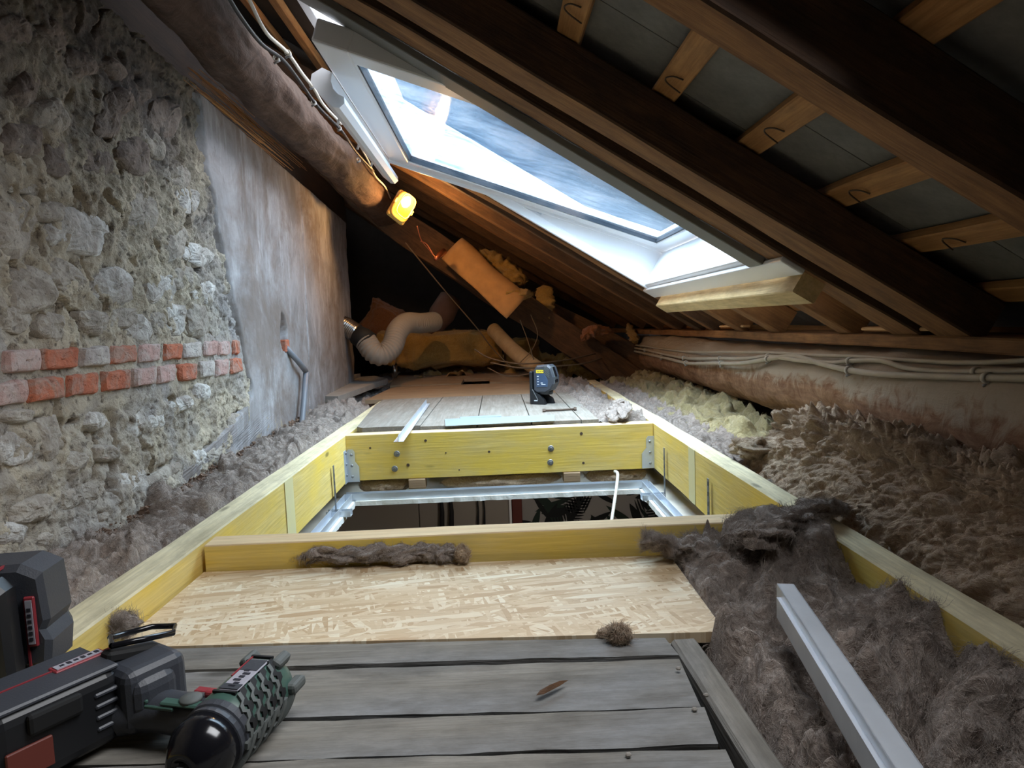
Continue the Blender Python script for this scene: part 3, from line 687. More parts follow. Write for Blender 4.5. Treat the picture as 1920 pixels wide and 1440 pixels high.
# floor = the plasterboard ceiling of the room below with the hatch opening, plus boards and planks lying on the joists
HX0, HX1, HY0, HY1 = -.535, .50, 1.34, 2.405
zc = -.232
floor = obj('floor', join(bx((-1.9, -.85, zc - .0125), (HX0, 6.35, zc)), bx((HX1, -.85, zc - .0125), (1.42, 6.35, zc)),
                          bx((HX0, -.85, zc - .0125), (HX1, HY0, zc)), bx((HX0, HY1, zc - .0125), (HX1, 6.35, zc))), MT['gyps'], kind='structure')
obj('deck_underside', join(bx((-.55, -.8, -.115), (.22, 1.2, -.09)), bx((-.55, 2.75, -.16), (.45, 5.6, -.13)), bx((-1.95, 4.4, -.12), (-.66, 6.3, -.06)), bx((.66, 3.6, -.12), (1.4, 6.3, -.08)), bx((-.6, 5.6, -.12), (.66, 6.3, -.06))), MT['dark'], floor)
# ragged plasterboard edge
def edge_geo(p0, p1, seed):
    p0 = np.array(p0); p1 = np.array(p1); k = 90; V = []
    for i in range(k):
        p = p0 + (p1 - p0) * i / (k - 1); j = noise(np.array([[i * .37, seed, 0]]), 1, 3)[0] * .006
        nrm = np.array([-(p1 - p0)[1], (p1 - p0)[0], 0]); nrm /= np.linalg.norm(nrm)
        for a, z in ((0, .0), (0, -.016), (.012 + j, -.016), (.010 + j * .6, 0)): V.append(p + nrm * a + np.array([0, 0, z]))
    F = [(i * 4 + j, i * 4 + (j + 1) % 4, i * 4 + 4 + (j + 1) % 4, i * 4 + 4 + j) for i in range(k - 1) for j in range(4)]
    return np.array(V), F
obj('plaster_edge', join(edge_geo((HX1, HY1 + .001, zc + .002), (HX0, HY1 + .001, zc + .002), 1), edge_geo((HX0 - .001, HY1, zc + .002), (HX0 - .001, HY0, zc + .002), 2), edge_geo((HX1 + .001, HY0, zc + .002), (HX1 + .001, HY1, zc + .002), 3)), MT['gypsw'], floor)

# weathered boards in the foreground
rows = [((-.545, .929), (.212, .889), (-.50, .862), (.218, .838)), ((-.55, .858), (.217, .834), (-.55, .752), (.212, .722)), ((-.55, .747), (.214, .717), (-.55, .676), (.208, .650)),
        ((-.55, .671), (.213, .645), (-.55, .585), (.21, .563)), ((-.55, .58), (.216, .558), (-.55, .48), (.21, .462)), ((-.55, .475), (.212, .457), (-.55, .36), (.21, .345)), ((-.55, .355), (.214, .34), (-.55, .22), (.21, .2))]
for i, (a, b, c, d) in enumerate(rows):
    L = math.hypot(b[0] - a[0], b[1] - a[1]); n_ = 26
    V = []
    for k in range(n_ + 1):
        t = k / n_
        for (p, q, s_) in ((a, b, 1), (c, d, -1)):
            x = p[0] + (q[0] - p[0]) * t; y = p[1] + (q[1] - p[1]) * t - s_ * .0012 + .0022 * noise(np.array([[t * 14, i * 3.3, s_]]), 1, 5)[0] * 1.6
            for z in (-.05 + .002 * math.sin(i * 2.1 + t * 3), -.072): V.append((x, y, z))
    V = np.array(V)
    F = []
    for k in range(n_):
        o_ = k * 4; F += [(o_, o_ + 2, o_ + 6, o_ + 4), (o_ + 1, o_ + 5, o_ + 7, o_ + 3), (o_, o_ + 4, o_ + 5, o_ + 1), (o_ + 2, o_ + 3, o_ + 7, o_ + 6)]
    F += [(0, 1, 3, 2), (n_ * 4, n_ * 4 + 2, n_ * 4 + 3, n_ * 4 + 1)]
    obj('floorboard', (V, F), MT['oldboard'], floor)
# old nailing batten along the board ends
beam('edge_batten', (.236, .885, -.09), (.262, .2, -.09), .034, .04, MT['oldboard'], floor, seg=20, jit=.006, seed=5)
# grey planks beyond the far trimmer (their joints run away from the viewer)
xs = [-.548, -.30, -.087, .118, .305, .372]; xb = [-.60, -.375, -.137, .055, .235, .30]
for i in range(5):
    y0 = 2.53 if i else 2.56; V = []
    x0, x1 = xs[i] + .002, xs[i + 1] - .002
    u0, u1 = xs[i] * .97 + .002, xs[i + 1] * .97 - .002
    P = [(x0, y0), (x1, y0), (u1, 3.54), (u0, 3.54)]
    if i == 0: P = [(-.545, y0 + .03), (-.52, y0), (x1, y0), (u1, 3.54), (-.60, 3.54), (-.60, 3.3)]
    g = prism(P, .018, -.008)
    # local x must run along the plank for the grain
    R = Matrix.Rotation(PI / 2, 4, 'Z'); m = Matrix.Translation(Vector((0, 0, 0))) @ R
    Vl = np.asarray(g[0]) @ np.array(R)[:3, :3]
    obj('grey_plank', (Vl, g[1]), MT['greyboard'], floor, world=m)
# brown cross planks further back, the rear one with a square notch
def plank(P, z0, th, mat): obj('brown_plank', prism(P, th, z0), mat, floor)
plank([(-.70, 3.56), (.30, 3.56), (.30, 4.22), (-.66, 4.30)], -.012, .02, MT['ply'])
plank([(-.69, 4.34), (-.235, 4.31), (-.235, 4.66), (-.055, 4.65), (-.055, 4.30), (.30, 4.26), (.32, 4.95), (-.78, 5.15)], -.01, .022, MT['ply'])
plank([(-.78, 5.18), (.32, 4.99), (.32, 5.55), (-.8, 5.6)], -.014, .02, MT['ply'])

# ==================================================================  BIG TIMBERS
def joist(x, w_, y0, y1, label, seed):
    return beam('joist', (x, y0, -.168), (x, y1, -.168), w_, .168, [MT['yellow'], MT['yellowtop']], seg=70, ch=.003, jit=.003, seed=seed, topmat=True, label=label, cat='joist', group='yellow floor joists')
jl = joist(-.5935, .065, -.3, 3.6, 'long yellow timber joist beside the rubble wall', 3)
jr = joist(.5865, .057, -.3, 4.3, 'long yellow timber joist on the right beside the upright wool batt', 4)
def strapfade(name, x, y, w_, parent, side):
    return obj(name, bx((x - .0006, y, -.165), (x + .0006, y + w_, -.003)), MT['fade'], parent)
n = NT('pale_strap_mark'); n.col(n.mix(n.noise(n.tc, 30, 4), srgb(226, 214, 150), srgb(214, 206, 166))); n.rough(.8); MT['fade'] = n.m
strapfade('strap_mark', -.5605, 1.74, .07, jl, 1); strapfade('strap_mark', .5575, 1.93, .065, jr, -1)
tf = beam('trimmer', (-.559, 2.4775, -.168), (.556, 2.4775, -.168), .055, .168, [MT['yellow'], MT['trimtop']], seg=40, ch=.002, jit=.0015, seed=8, topmat=True,
          label='far yellow cross timber with four bolts and a steel hanger at each end', cat='trimmer')
tn = beam('trimmer', (-.552, 1.262, -.168), (.555, 1.262, -.168), .055, .166, [MT['yellow'], MT['trimtop']], seg=40, ch=.002, jit=.0015, seed=9, topmat=True,
          label='near cross timber of the hatch with its shaded face towards the strand board', cat='trimmer')
for (px, py) in ((744, 851), (740, 879), (1033, 841), (1032, 867)):
    p = ay(px, py, 2.449)
    sc_ = obj('bolt', xf(lathe([(-.006, .004), (-.002, .0115), (0, .0115), (.0015, .010), (.0015, .006), (.005, .0055), (.006, .003)], 14), fr(p, (0, -1, 0), za=(0, 0, 1))), MT['steel'], tf, smooth=False)
for (px, py, r) in ((694, 840, .004), (798, 826, .005), (917, 847, .005), (836, 849, .003), (765, 872, .006), (861, 881, .003), (1090, 813, .006), (1094, 868, .005)):
    p = ay(px, py, 2.4495); obj('knot', xf(lathe([(-.001, r), (.0008, r * .9), (.0008, .0001)], 10), fr(p, (0, -1, 0), za=(0, 0, 1))), MT['rust'], tf)
def hanger(px0, px1, y0, y1, flip, label):
    a = ay(px0, y0, 2.447); b = ay(px1, y1, 2.447); zt, zb = a[2], b[2]; x0, x1 = sorted((a[0], b[0])); w_ = x1 - x0
    e_ = empty('joist_hanger', (x0, 2.447, zb), label, 'bracket', 'steel joist hangers')
    s = -1 if flip else 1; xo = x1 if flip else x0
    P = [(0, zb), (w_, zb), (w_, zb + .055), (w_ * .68, zb + .075), (w_ * .68, zt - .01), (w_ * .55, zt), (.006, zt), (0, zt - .01)]
    V = [(xo + s * q[0], y, q[1]) for y in (2.4445, 2.447) for q in P]; k = len(P)
    obj('face_plate', (np.array(V), [tuple(range(k)), tuple(range(2 * k - 1, k - 1, -1))] + [(i, (i + 1) % k, k + (i + 1) % k, k + i) for i in range(k)]), MT['galv'], e_)
    obj('side_flange', bx((xo - .0025 if not flip else xo, 2.405, zb), (xo if not flip else xo + .0025, 2.447, zt)), MT['galv'], e_)
    for i, zz in enumerate((zt - .02, zt - .06, zt - .1)):
        obj('nail_head', xf(lathe([(-.001, .005), (.002, .005), (.003, .002)], 10), fr((xo + s * w_ * .42, 2.4445, zz), (0, -1, 0))), MT['steel'], e_, smooth=True)
        obj('nail_head', xf(lathe([(-.001, .005), (.002, .005), (.003, .002)], 10), fr((xo + (s * .0025 if 0 else 0) + s * .0026 * 0 + s * .003, 2.425, zz + .01), (s, 0, 0))), MT['steel'], e_, smooth=True)
    return e_
hanger(649, 675, 843, 903, False, 'galvanised joist hanger at the left end of the far cross timber')
hanger(1229, 1204, 817, 878, True, 'galvanised joist hanger at the right end of the far cross timber')

# hatch framing of steel track, slotted straps
def track(name, p0, p1, label, w_=.028, h=.027, grp='steel tracks', cat='metal track', t=.0012, up=(0, 0, 1)):
    """U-shaped track, open upwards"""
    p0 = np.asarray(p0, float); p1 = np.asarray(p1, float); L = float(np.linalg.norm(p1 - p0))
    g = join(bx((0, -w_ / 2, 0), (L, w_ / 2, t)), bx((0, -w_ / 2, 0), (L, -w_ / 2 + t, h)), bx((0, w_ / 2 - t, 0), (L, w_ / 2, h)))
    return obj(name, g, MT['galv'], None, fr(p0, p1 - p0, za=up), label=label, cat=cat, group=grp)
track('steel_track', (HX0 - .03, HY1 + .016, zc), (HX1 + .03, HY1 + .016, zc), 'steel track along the far edge of the ceiling hatch')
track('steel_track', (HX0 - .016, HY0 + .01, zc + .0015), (HX0 - .016, HY1 - .002, zc + .0015), 'steel track along the left edge of the ceiling hatch')
track('steel_track', (HX1 + .016, HY0 + .01, zc + .0015), (HX1 + .016, HY1 - .002, zc + .0015), 'steel track along the right edge of the ceiling hatch')
def strap(px, py0, y, x, label):
    z1 = ax(px, py0, x)[2]
    e_ = empty('hanger_strap', (x, y, zc), label, 'strap', 'slotted hanger straps')
    obj('strap_blade', bx((x - .001, y - .008, zc + .012), (x + .001, y + .008, z1), .0004), MT['steel'], e_)
    obj('strap_slot', join(*[bx((x - .0015, y - .002, zz), (x + .0015, y + .002, zz + .012)) for zz in np.arange(zc + .05, z1 - .015, .028)]), MT['ink'], e_)
    s = 1 if x < 0 else -1
    obj('foot_channel', join(bx((min(x, x + s * .05) - .03, y - .016, zc + .0005), (max(x, x + s * .05), y + .016, zc + .002)), bx((min(x, x + s * .05) - .03, y - .016, zc + .002), (max(x, x + s * .05), y - .0145, zc + .02)), bx((min(x, x + s * .05) - .03, y + .0145, zc + .002), (max(x, x + s * .05), y + .016, zc + .02))), MT['galv'], e_)
strap(630, 868, 2.22, -.552, 'slotted steel strap on the left joist by the far hatch corner')
strap(1243, 838, 2.26, .549, 'slotted steel strap on the right joist next to the far hanger')
strap(1322, 893, 1.78, .549, 'slotted steel strap lower down the right joist')
# cable hanging into the room below
pts = [ay(1153, 884, 2.43), ay(1158, 888, 2.36), ay(1157, 905, 2.32), ay(1153, 935, 2.25), ay(1147, 975, 2.18), ay(1140, 1020, 2.1)]
obj('hanging_cable', tube(pts, .0055, 10, smooth_path=6), MT['cablew'], smooth=True, label='pale grey cable hanging down through the far part of the hatch', cat='cable')

# strand board
OS = [(-.553, 1.228), (.30, 1.208), (.298, .897), (-.554, .936)]
obj('strand_board_sheet', prism([OS[3], OS[2], OS[1], OS[0]], .015, -.0645), MT['osb'], label='pale oriented strand board panel lying in front of the near cross timber', cat='board')
# purlins
def logx(z, cx, cz, r, side): return cx - side * math.sqrt(max(r * r - (z - cz) ** 2, 1e-6))
def log_geo(C0, C1, r0, r1, seed, y0, y1, nl=220, na=44, amp=.012):
    V = []; t = np.linspace(0, 1, nl); a = np.linspace(0, 2 * PI, na, endpoint=False)
    T_, A_ = np.meshgrid(t, a, indexing='ij'); T_ = T_.ravel(); A_ = A_.ravel()
    Yv = y0 + (y1 - y0) * T_; P = np.stack([np.cos(A_) * .12, Yv * .45, np.sin(A_) * .12], -1)
    r = r0 + (r1 - r0) * T_ + amp * fbm(P, 9, 2, seed) + amp * .35 * fbm(P, 30, 3, seed + 4)
    cx = C0[0] + (C1[0] - C0[0]) * T_ + .012 * np.sin(Yv * 2.3 + seed); cz_ = C0[1] + (C1[1] - C0[1]) * T_ + .008 * np.sin(Yv * 3.1 + seed)
    V = np.stack([cx + r * np.cos(A_), Yv, cz_ + r * np.sin(A_)], -1); i = np.arange(nl * na).reshape(nl, na); j = np.roll(i, -1, 1)
    F = [tuple(q) for q in np.stack([i[:-1].ravel(), i[1:].ravel(), j[1:].ravel(), j[:-1].ravel()], 1)]
    F += [tuple(i[0]), tuple(i[-1][::-1])]; return V, F
obj('log_purlin', log_geo((1.076, .150), (1.076, .138), .132, .118, 2, -.4, 5.2), MT['logR'], smooth=True, label='thick dusty round log on the right carrying the clipped grey cables', cat='log')
LC0, LC1 = (-.66, 1.137), (-.682, 1.116)
obj('log_purlin', log_geo(LC0, LC1, .066, .092, 5, .2, 4.45, amp=.014), MT['logL'], smooth=True, label='dark crooked log high on the left above the stone wall', cat='log')
beam('wall_plate', (1.13, -.5, .292), (1.13, 6.2, .262), .24, .032, MT['rafter'], None, seg=50, jit=.006, seed=12, label='flat dusty timber plate on top of the right log under the rafter feet', cat='beam')
for k, (px0, px1, py, lb) in enumerate(((1625, 1760, 628, 'thin pale wedge under the near rafter foot'), (1355, 1400, 630, 'small pale packing piece by the middle rafter feet'))):
    a = ax(px0, py, 1.03); b = ax(px1, py - 2, 1.03); beam('packing_wedge', (a[0], b[1], .327), (a[0], a[1], .325), .03, .009, MT['lath'], None, seg=6, jit=.003, seed=k, label=lb, cat='wedge')
# cables on the right log
def logpath(pts, r, cx=1.076, cz=.150, R=.134):
    out = []
    for px, py in pts:
        x = 1.0
        for _ in range(25):
            p = ax(px, py, x); z = min(max(p[2], cz - R * .9), cz + R * .93); x = .5 * x + .5 * (cx - math.sqrt(R * R - (z - cz) ** 2) - r)
        out.append(ax(px, py, x))
    return out
CA = logpath([(1160, 652), (1210, 663), (1250, 672), (1290, 681), (1340, 681), (1390, 681), (1440, 673), (1490, 668), (1540, 682), (1592, 694), (1660, 702), (1740, 705), (1830, 708), (1990, 710)], .008)
CB = logpath([(1160, 648), (1205, 655), (1245, 664), (1290, 672), (1350, 672), (1400, 672), (1440, 668), (1500, 676), (1560, 680), (1600, 676), (1650, 676), (1700, 690), (1760, 696), (1830, 697), (1990, 694)], .007)
CC = logpath([(1160, 645), (1205, 649), (1250, 655), (1300, 660), (1370, 660), (1440, 661), (1520, 666), (1592, 668), (1700, 675), (1830, 680), (1990, 671)], .006)
obj('cable', tube(CA, .0078, 10, smooth_path=6), MT['cable'], smooth=True, label='thick grey cable lowest on the right log', cat='cable', group='cables clipped to the right log')
obj('cable', tube(CB, .0068, 10, smooth_path=6), MT['cable'], smooth=True, label='grey cable in the middle of the three on the right log', cat='cable', group='cables clipped to the right log')
obj('cable', tube(CC, .0056, 10, smooth_path=6), MT['cable'], smooth=True, label='thin dull cable highest on the right log under the plate', cat='cable', group='cables clipped to the right log')
clipg = None
def clip(p, r, label, grp, ax_=(0, 1, 0)):
    e_ = empty('cable_clip', p, label, 'clip', grp)
    V, F = lathe([(-.005, r * 1.0), (-.005, r * 1.55), (.005, r * 1.55), (.005, r * 1.0)], 14, cap=False)
    obj('clip_ring', xf((V, F + [(i + 42, i, (i + 1) % 14, (i + 1) % 14 + 42) for i in range(14)]), fr(p, ax_, za=(0, 0, 1))), MT['clip'], e_, smooth=True)
    q = np.asarray(p) + np.array([-.3 * r, 0, -1.75 * r]); obj('clip_nail', tube([q + [-.006, 0, -.002], q + [.012, 0, .004]], [.0035, .002], 8), MT['steel'], e_, smooth=True)
for path, r, xs_, w_ in ((spline(CA, 12), .0078, (1240, 1285, 1352, 1440, 1592, 1852), 'lowest'), (spline(CB, 12), .0068, (1210, 1280, 1348, 1441, 1593, 1832), 'middle')):
    pj = lambda p: (960 + FPX * ((CM @ (p - CP))[0] / -(CM @ (p - CP))[2]))
    X = np.array([pj(p) for p in path])
    for k, x in enumerate(xs_):
        i = int(np.argmin(abs(X - x))); clip(path[i], r, '%s pale nail clip from the far end on the %s cable of the right log' % (['first', 'second', 'third', 'fourth', 'fifth', 'sixth'][k], w_), 'clips on the right log')
# cables on the left log
def llog(pts, r, side=1):
    out = []
    for px, py in pts:
        D = .93; rr = _ray(px, py); q = CP + rr * (D / math.hypot(rr[0], rr[2])); out.append(q)
    return out
LA = llog([(440, -60), (470, 5), (500, 62), (538, 98), (568, 140), (588, 165), (606, 196), (634, 226), (640, 232)], .004)
LB = LA[-1:] + [ay(652, 224, LA[-1][1] + .1), ay(664, 222, LA[-1][1] + .3)]
LD = llog([(420, -20), (450, 30), (490, 82), (530, 112), (560, 150), (596, 200), (640, 245), (668, 285), (700, 320)], .005)
obj('cable', tube(LA, .0048, 8, smooth_path=6), MT['cablew'], smooth=True, label='pale cable running down along the dark left log', cat='cable', group='cables on the left log')
obj('cable', tube(LB, .0042, 8, smooth_path=6), MT['cablew'], smooth=True, label='short pale cable branching from the left log to the window', cat='cable', group='cables on the left log')
obj('cable', tube(LD, .005, 8, smooth_path=6), MT['cabled'], smooth=True, label='black cable running beside the pale one on the left log', cat='cable', group='cables on the left log')
for k, (px, py) in enumerate(((518, 110), (540, 100), (585, 160), (588, 192), (636, 240), (672, 300))):
    clip(llog([(px, py)], 0)[0], .0055, 'pale cable clip %s on the dark left log' % ['highest', 'second down', 'third down', 'fourth down', 'fifth down', 'lowest'][k], 'clips on the left log')
LE = llog([(668, 262), (690, 300), (704, 330), (722, 350), (732, 372)], .003)
obj('cable', tube(LE, .004, 8, smooth_path=6), MT['cablew'], smooth=True, label='short cable feeding the glowing bulkhead lamp', cat='cable')

# ---------------------------------------------------------------- truss beams and clutter at the far end
beam('truss_beam', ay(560, 330, 4.75), ay(1180, 745, 4.6), .12, .2, MT['rafterdark'], None, up=(.56, 0, .83), seg=30, jit=.02, seed=40, label='heavy dark diagonal beam running down behind the lamp', cat='beam')
beam('truss_beam', ay(1010, 590, 5.0), ay(1330, 760, 4.4), .1, .13, MT['rafterdark'], None, up=(.4, 0, .9), seg=20, jit=.02, seed=41, label='short dusty dark beam behind the blue laser tool', cat='beam')
beam('wall_top_board', (-.83, .1, 1.052), (-.99, 4.7, 1.052), .022, .2, MT['tarred'], None, seg=30, jit=.006, seed=42, label='dark board standing along the top of the stone wall', cat='board')

# ==================================================================  WOOL
def wool_height(P, amp, f=7.0, seed=0):
    wv = np.stack([fbm(P, f * .6, 3, seed + 1), fbm(P, f * .6, 3, seed + 2), fbm(P, f * .6, 3, seed + 3)], -1) * .085
    q = P + wv; q = q * np.array([1.25, .9, 1])
    a = np.abs(noise(q, f, seed + 11)); b = np.abs(noise(q, f * 2.3, seed + 12)); c = np.abs(noise(q, f * 5.2, seed + 13)); d = np.abs(noise(q, f * 11, seed + 14))
    r_ = 1 - np.abs(noise(q * np.array([1, .35, 1]), f * 4.2, seed + 15)) * 2
    return amp * (1.35 * a + .75 * b + .38 * c + .15 * d + .07 * r_ - .52)
def fibres(parent, V, nrm, n, L, rad, mat, seed, lift=.25, name='fibre_fuzz', f=14, curl=1.0):
    """strands that follow the swirl of the wool surface"""
    r = np.random.default_rng(seed); idx = r.integers(0, len(V), n)
    P0 = V[idx] + r.normal(0, .0012, (n, 3)); N0 = nrm[idx]; K = 6
    pts = np.zeros((n, K, 3)); P = P0.copy(); Lk = L * r.uniform(.4, 1.3, n)[:, None] / (K - 1)
    D = np.stack([noise(P, f, seed + 1), noise(P, f, seed + 2), noise(P, f, seed + 3)], -1) * 2 + r.normal(0, .35, (n, 3))
    up = lift * r.uniform(-.1, 1.0, n)[:, None] ** 1
    for k in range(K):
        pts[:, k] = P
        D = D - N0 * (D * N0).sum(1)[:, None]; D /= np.linalg.norm(D, axis=1)[:, None] + 1e-9
        st = D + N0 * up; st /= np.linalg.norm(st, axis=1)[:, None]
        P = P + st * Lk
        D = D + curl * .55 * np.stack([noise(P, f * 3, seed + 4), noise(P, f * 3, seed + 5), noise(P, f * 3, seed + 6)], -1) * 2 + r.normal(0, .12, (n, 3))
    hc = bpy.data.hair_curves.new(name); hc.add_curves([K] * n)
    at = hc.attributes.get('position') or hc.attributes.new('position', 'FLOAT_VECTOR', 'POINT')
    loc = np.array(WM[parent.name].translation); at.data.foreach_set('vector', (pts - loc).reshape(-1).astype(np.float32))
    ra = hc.attributes.get('radius') or hc.attributes.new('radius', 'FLOAT', 'POINT')
    rv = np.tile(np.array([1, .95, .85, .7, .5, .2]) * rad, n).astype(np.float32); ra.data.foreach_set('value', rv)
    hc.materials.append(mat)
    ob = bpy.data.objects.new(name, hc); put(ob, Matrix.Translation(WM[parent.name].translation), parent); ob['kind'] = 'stuff'; return ob
def normals(V, F):
    a, b, c, d = (V[F[:, i]] for i in range(4)); n = np.cross(c - a, d - b); out = np.zeros_like(V)
    for i in range(4): np.add.at(out, F[:, i], n)
    return out / (np.linalg.norm(out, axis=1)[:, None] + 1e-12)
def wool(name, fn, nu, nv, mat, label, fib=0, L=.02, rad=.0003, fmat=None, seed=0, flip=False, lift=.25, cat='insulation', group=None, parent=None):
    V, F = grid(fn, nu, nv)
    if flip: F = F[:, ::-1]
    N = normals(V, F)
    ob = obj(name, (V, F), mat, parent, smooth=True, label=label, cat=cat, group=group, kind='stuff')
    if fib: fibres(ob, V, N, fib, L, rad, fmat or mat, seed + 100, lift)
    return ob
# 1. foreground right, between the boards and the right joist
def f_right(s, t):
    Y = .22 + (1.232 - .22) * t; xe = np.where(Y > .895, .27, .262 + .03 * 0); X = xe + (.5565 - xe) * s
    P = np.stack([X, Y, Y * 0], -1); h = wool_height(P, .066, 6.5, 3)
    base = -.052 + .028 * sstep(.36, .50, X) - .012 * sstep(.9, .3, Y) + .028 * sstep(1.0, 1.2, Y) * sstep(.27, .4, X)
    Z = base + h
    e_ = np.minimum(sstep(0, .10, s), 1); Z = Z * e_ + (-.095) * (1 - e_)
    hid = (1 - sstep(.285, .31, X)) * sstep(.885, .9, Y); Z = np.where(hid > .3, np.minimum(Z, -.068), Z)
    Z = np.minimum(Z, .016 + .01 * s); ed = sstep(0, .15, s) * sstep(0, .06, 1 - s) * sstep(0, .02, 1 - t)
    return np.stack([X + ed * .014 * fbm(P, 18, 2, 301), Y + ed * .016 * fbm(P, 18, 2, 305), Z], -1)
wool('wool_blanket', f_right, 150, 460, MT['wool'], 'brown mineral wool filling the gap right of the boards and strand board', 42000, .022, .00022, MT['woolfib'], 1)
# 2. strip along the left wall
def f_left(s, t):
    Y = .35 + (3.35 - .35) * t; xw = -.775 - .053 * (Y - 1.1); X = xw + (-.6295 - xw) * s
    P = np.stack([X, Y, Y * 0], -1); h = wool_height(P, .055, 7, 23)
    Z = -.006 + .85 * h + .024 * np.sin(np.clip(s, 0, 1) * PI) + .012 * noise(P, 5, 4)
    Z = Z - .03 * (1 - sstep(0, .12, s)) - .035 * (1 - sstep(0, .06, 1 - s)); return np.stack([X, Y, Z], -1)
wool('wool_strip', f_left, 70, 620, MT['wool'], 'long strip of brown mineral wool between the rubble wall and the left joist', 36000, .02, .00024, MT['woolfib'], 2)
# crumbled rubble along the wall foot
dv = []
for k in range(900):
    y = random.uniform(.7, 2.9); r = random.uniform(.0012, .0055); p = wl(np.float64(y), np.float64(.012 + random.uniform(-.01, .012)), random.uniform(.004, .028))
    dv.append(xf(box((0, 0, 0), (r * 1.6, r * 2, r * 1.3)), Matrix.Translation(Vector(p)) @ Matrix.Rotation(random.uniform(0, 3), 4, 'X') @ Matrix.Rotation(random.uniform(0, 3), 4, 'Z')))
obj('mortar_crumbs', join(*dv), MT['debris'], label='reddish brown crumbs of mortar at the foot of the stone wall', cat='rubble', kind='stuff')
# closed lumps
def lump(name, c, r, mat, label, fib, seed, amp=.25, rot=0.0, nu=60, nv=60, fmat=None, L=.018, rad=.00024, f=None, group=None, lift=.4, cat='insulation'):
    c = np.asarray(c, float); r = np.asarray(r, float); cr, sr = math.cos(rot), math.sin(rot)
    def fn(s, t):
        th = s * 2 * PI; ph = (t - .5) * PI * .998
        d = np.stack([np.cos(ph) * np.cos(th), np.cos(ph) * np.sin(th), np.sin(ph)], -1)
        m = 1 + amp * 3.2 * (np.abs(noise(d, f or 2.2, seed)) + .5 * np.abs(noise(d, (f or 2.2) * 2.2, seed + 3)) + .25 * np.abs(noise(d, (f or 2.2) * 5, seed + 5)) - .3)
        q = d * r * m[:, None]; x = q[:, 0] * cr - q[:, 1] * sr; y = q[:, 0] * sr + q[:, 1] * cr
        return np.stack([x, y, q[:, 2]], -1) + c
    return wool(name, fn, nu, nv, mat, label, fib, L, rad, fmat or (MT['woolfib'] if mat is MT['wool'] else mat), seed, group=group, lift=lift, cat=cat)
def tuft(name, pts, rad_, mat, label, fib, seed, amp=.35, fmat=None, L=.018, flat=.6, group=None, cat='insulation'):
    """a hank of wool following a path"""
    P = spline(pts, 14); k = len(P); R = np.interp(np.linspace(0, 1, k), np.linspace(0, 1, len(rad_)), rad_)
    T = np.gradient(P, axis=0); T /= np.linalg.norm(T, axis=1)[:, None]; A = np.cross(T, [0, 0, 1.]); A /= np.linalg.norm(A, axis=1)[:, None] + 1e-9; B = np.cross(A, T)
    na = 34
    def fn(s, t):
        i = np.clip((t * (k - 1)).round().astype(int), 0, k - 1); a = s * 2 * PI
        q = np.stack([np.cos(a) * .05, np.sin(a) * .05, t * .35], -1)
        m = 1 + amp * 3.4 * (np.abs(noise(q, 22, seed)) + .5 * np.abs(noise(q, 55, seed + 2)) - .28)
        endt = np.clip(np.minimum(t, 1 - t) * 9, 0, 1) ** .5
        rr = R[i] * m * endt
        return P[i] + A[i] * (rr * np.cos(a))[:, None] + B[i] * (rr * np.sin(a) * flat)[:, None]
    return wool(name, fn, na, k, mat, label, fib, L, .00024, fmat or (MT['woolfib'] if mat is MT['wool'] else mat), seed, group=group, lift=.45, cat=cat)
tuft('wool_tuft', [az(545, 1045, -.035), az(600, 1038, -.03), az(680, 1040, -.03), az(760, 1036, -.03), az(820, 1035, -.032), az(868, 1040, -.035)], [.008, .02, .022, .019, .02, .012], MT['wool'],
     'ragged brown wool strip lying against the near cross timber on the strand board', 7000, 31, .5, L=.016)
tuft('wool_tuft', [az(1210, 1030, -.02), az(1222, 1012, 0), az(1245, 1022, -.02), az(1300, 1030, -.03), az(1370, 1040, -.03), az(1430, 1035, -.02)], [.006, .014, .022, .032, .034, .026], MT['wool'],
     'curled brown wool rising beside the strand board corner', 7000, 37, .4)
tuft('wool_tuft', [az(1350, 1010, .0), az(1420, 1000, .015), az(1480, 975, .02), az(1540, 958, .02), az(1585, 945, .015)], [.012, .03, .03, .022, .01], MT['wool'],
     'brown wool draped over the corner of near cross timber and right joist', 9000, 41, .45)
tuft('wool_tuft', [az(1522, 985, .012), az(1530, 1020, -.002), az(1540, 1060, -.03), az(1548, 1090, -.05)], [.012, .012, .012, .02], MT['wool'],
     'thin hank of wool hanging down the inner face of the right joist', 3000, 43, .3)
tuft('wool_tuft', [az(195, 1185, -.03), az(215, 1165, -.02), az(240, 1170, -.025), az(235, 1195, -.035)], [.006, .014, .014, .008], MT['wool'], 'brown wool wad tucked between left joist and strand board', 3000, 47, .4)
lump('wool_wad', az(1162, 1190, -.038), (.012, .009, .010), MT['wooltan'], 'small wad of brown wool on the front edge of the strand board', 2200, 53, .3, nu=40, nv=40, L=.01)
tuft('wool_tuft', [az(1120, 1188, -.045), az(1142, 1182, -.04), az(1156, 1186, -.042)], [.004, .007, .004], MT['wooltan'], 'thin trailing tuft beside the wool wad on the strand board', 700, 55, .4, L=.008)
lump('wool_wad', az(867, 1040, -.03), (.012, .008, .014), MT['wooltan'], 'tan ball of wool at the right end of the ragged strip', 1500, 57, .2, nu=36, nv=36, L=.008)
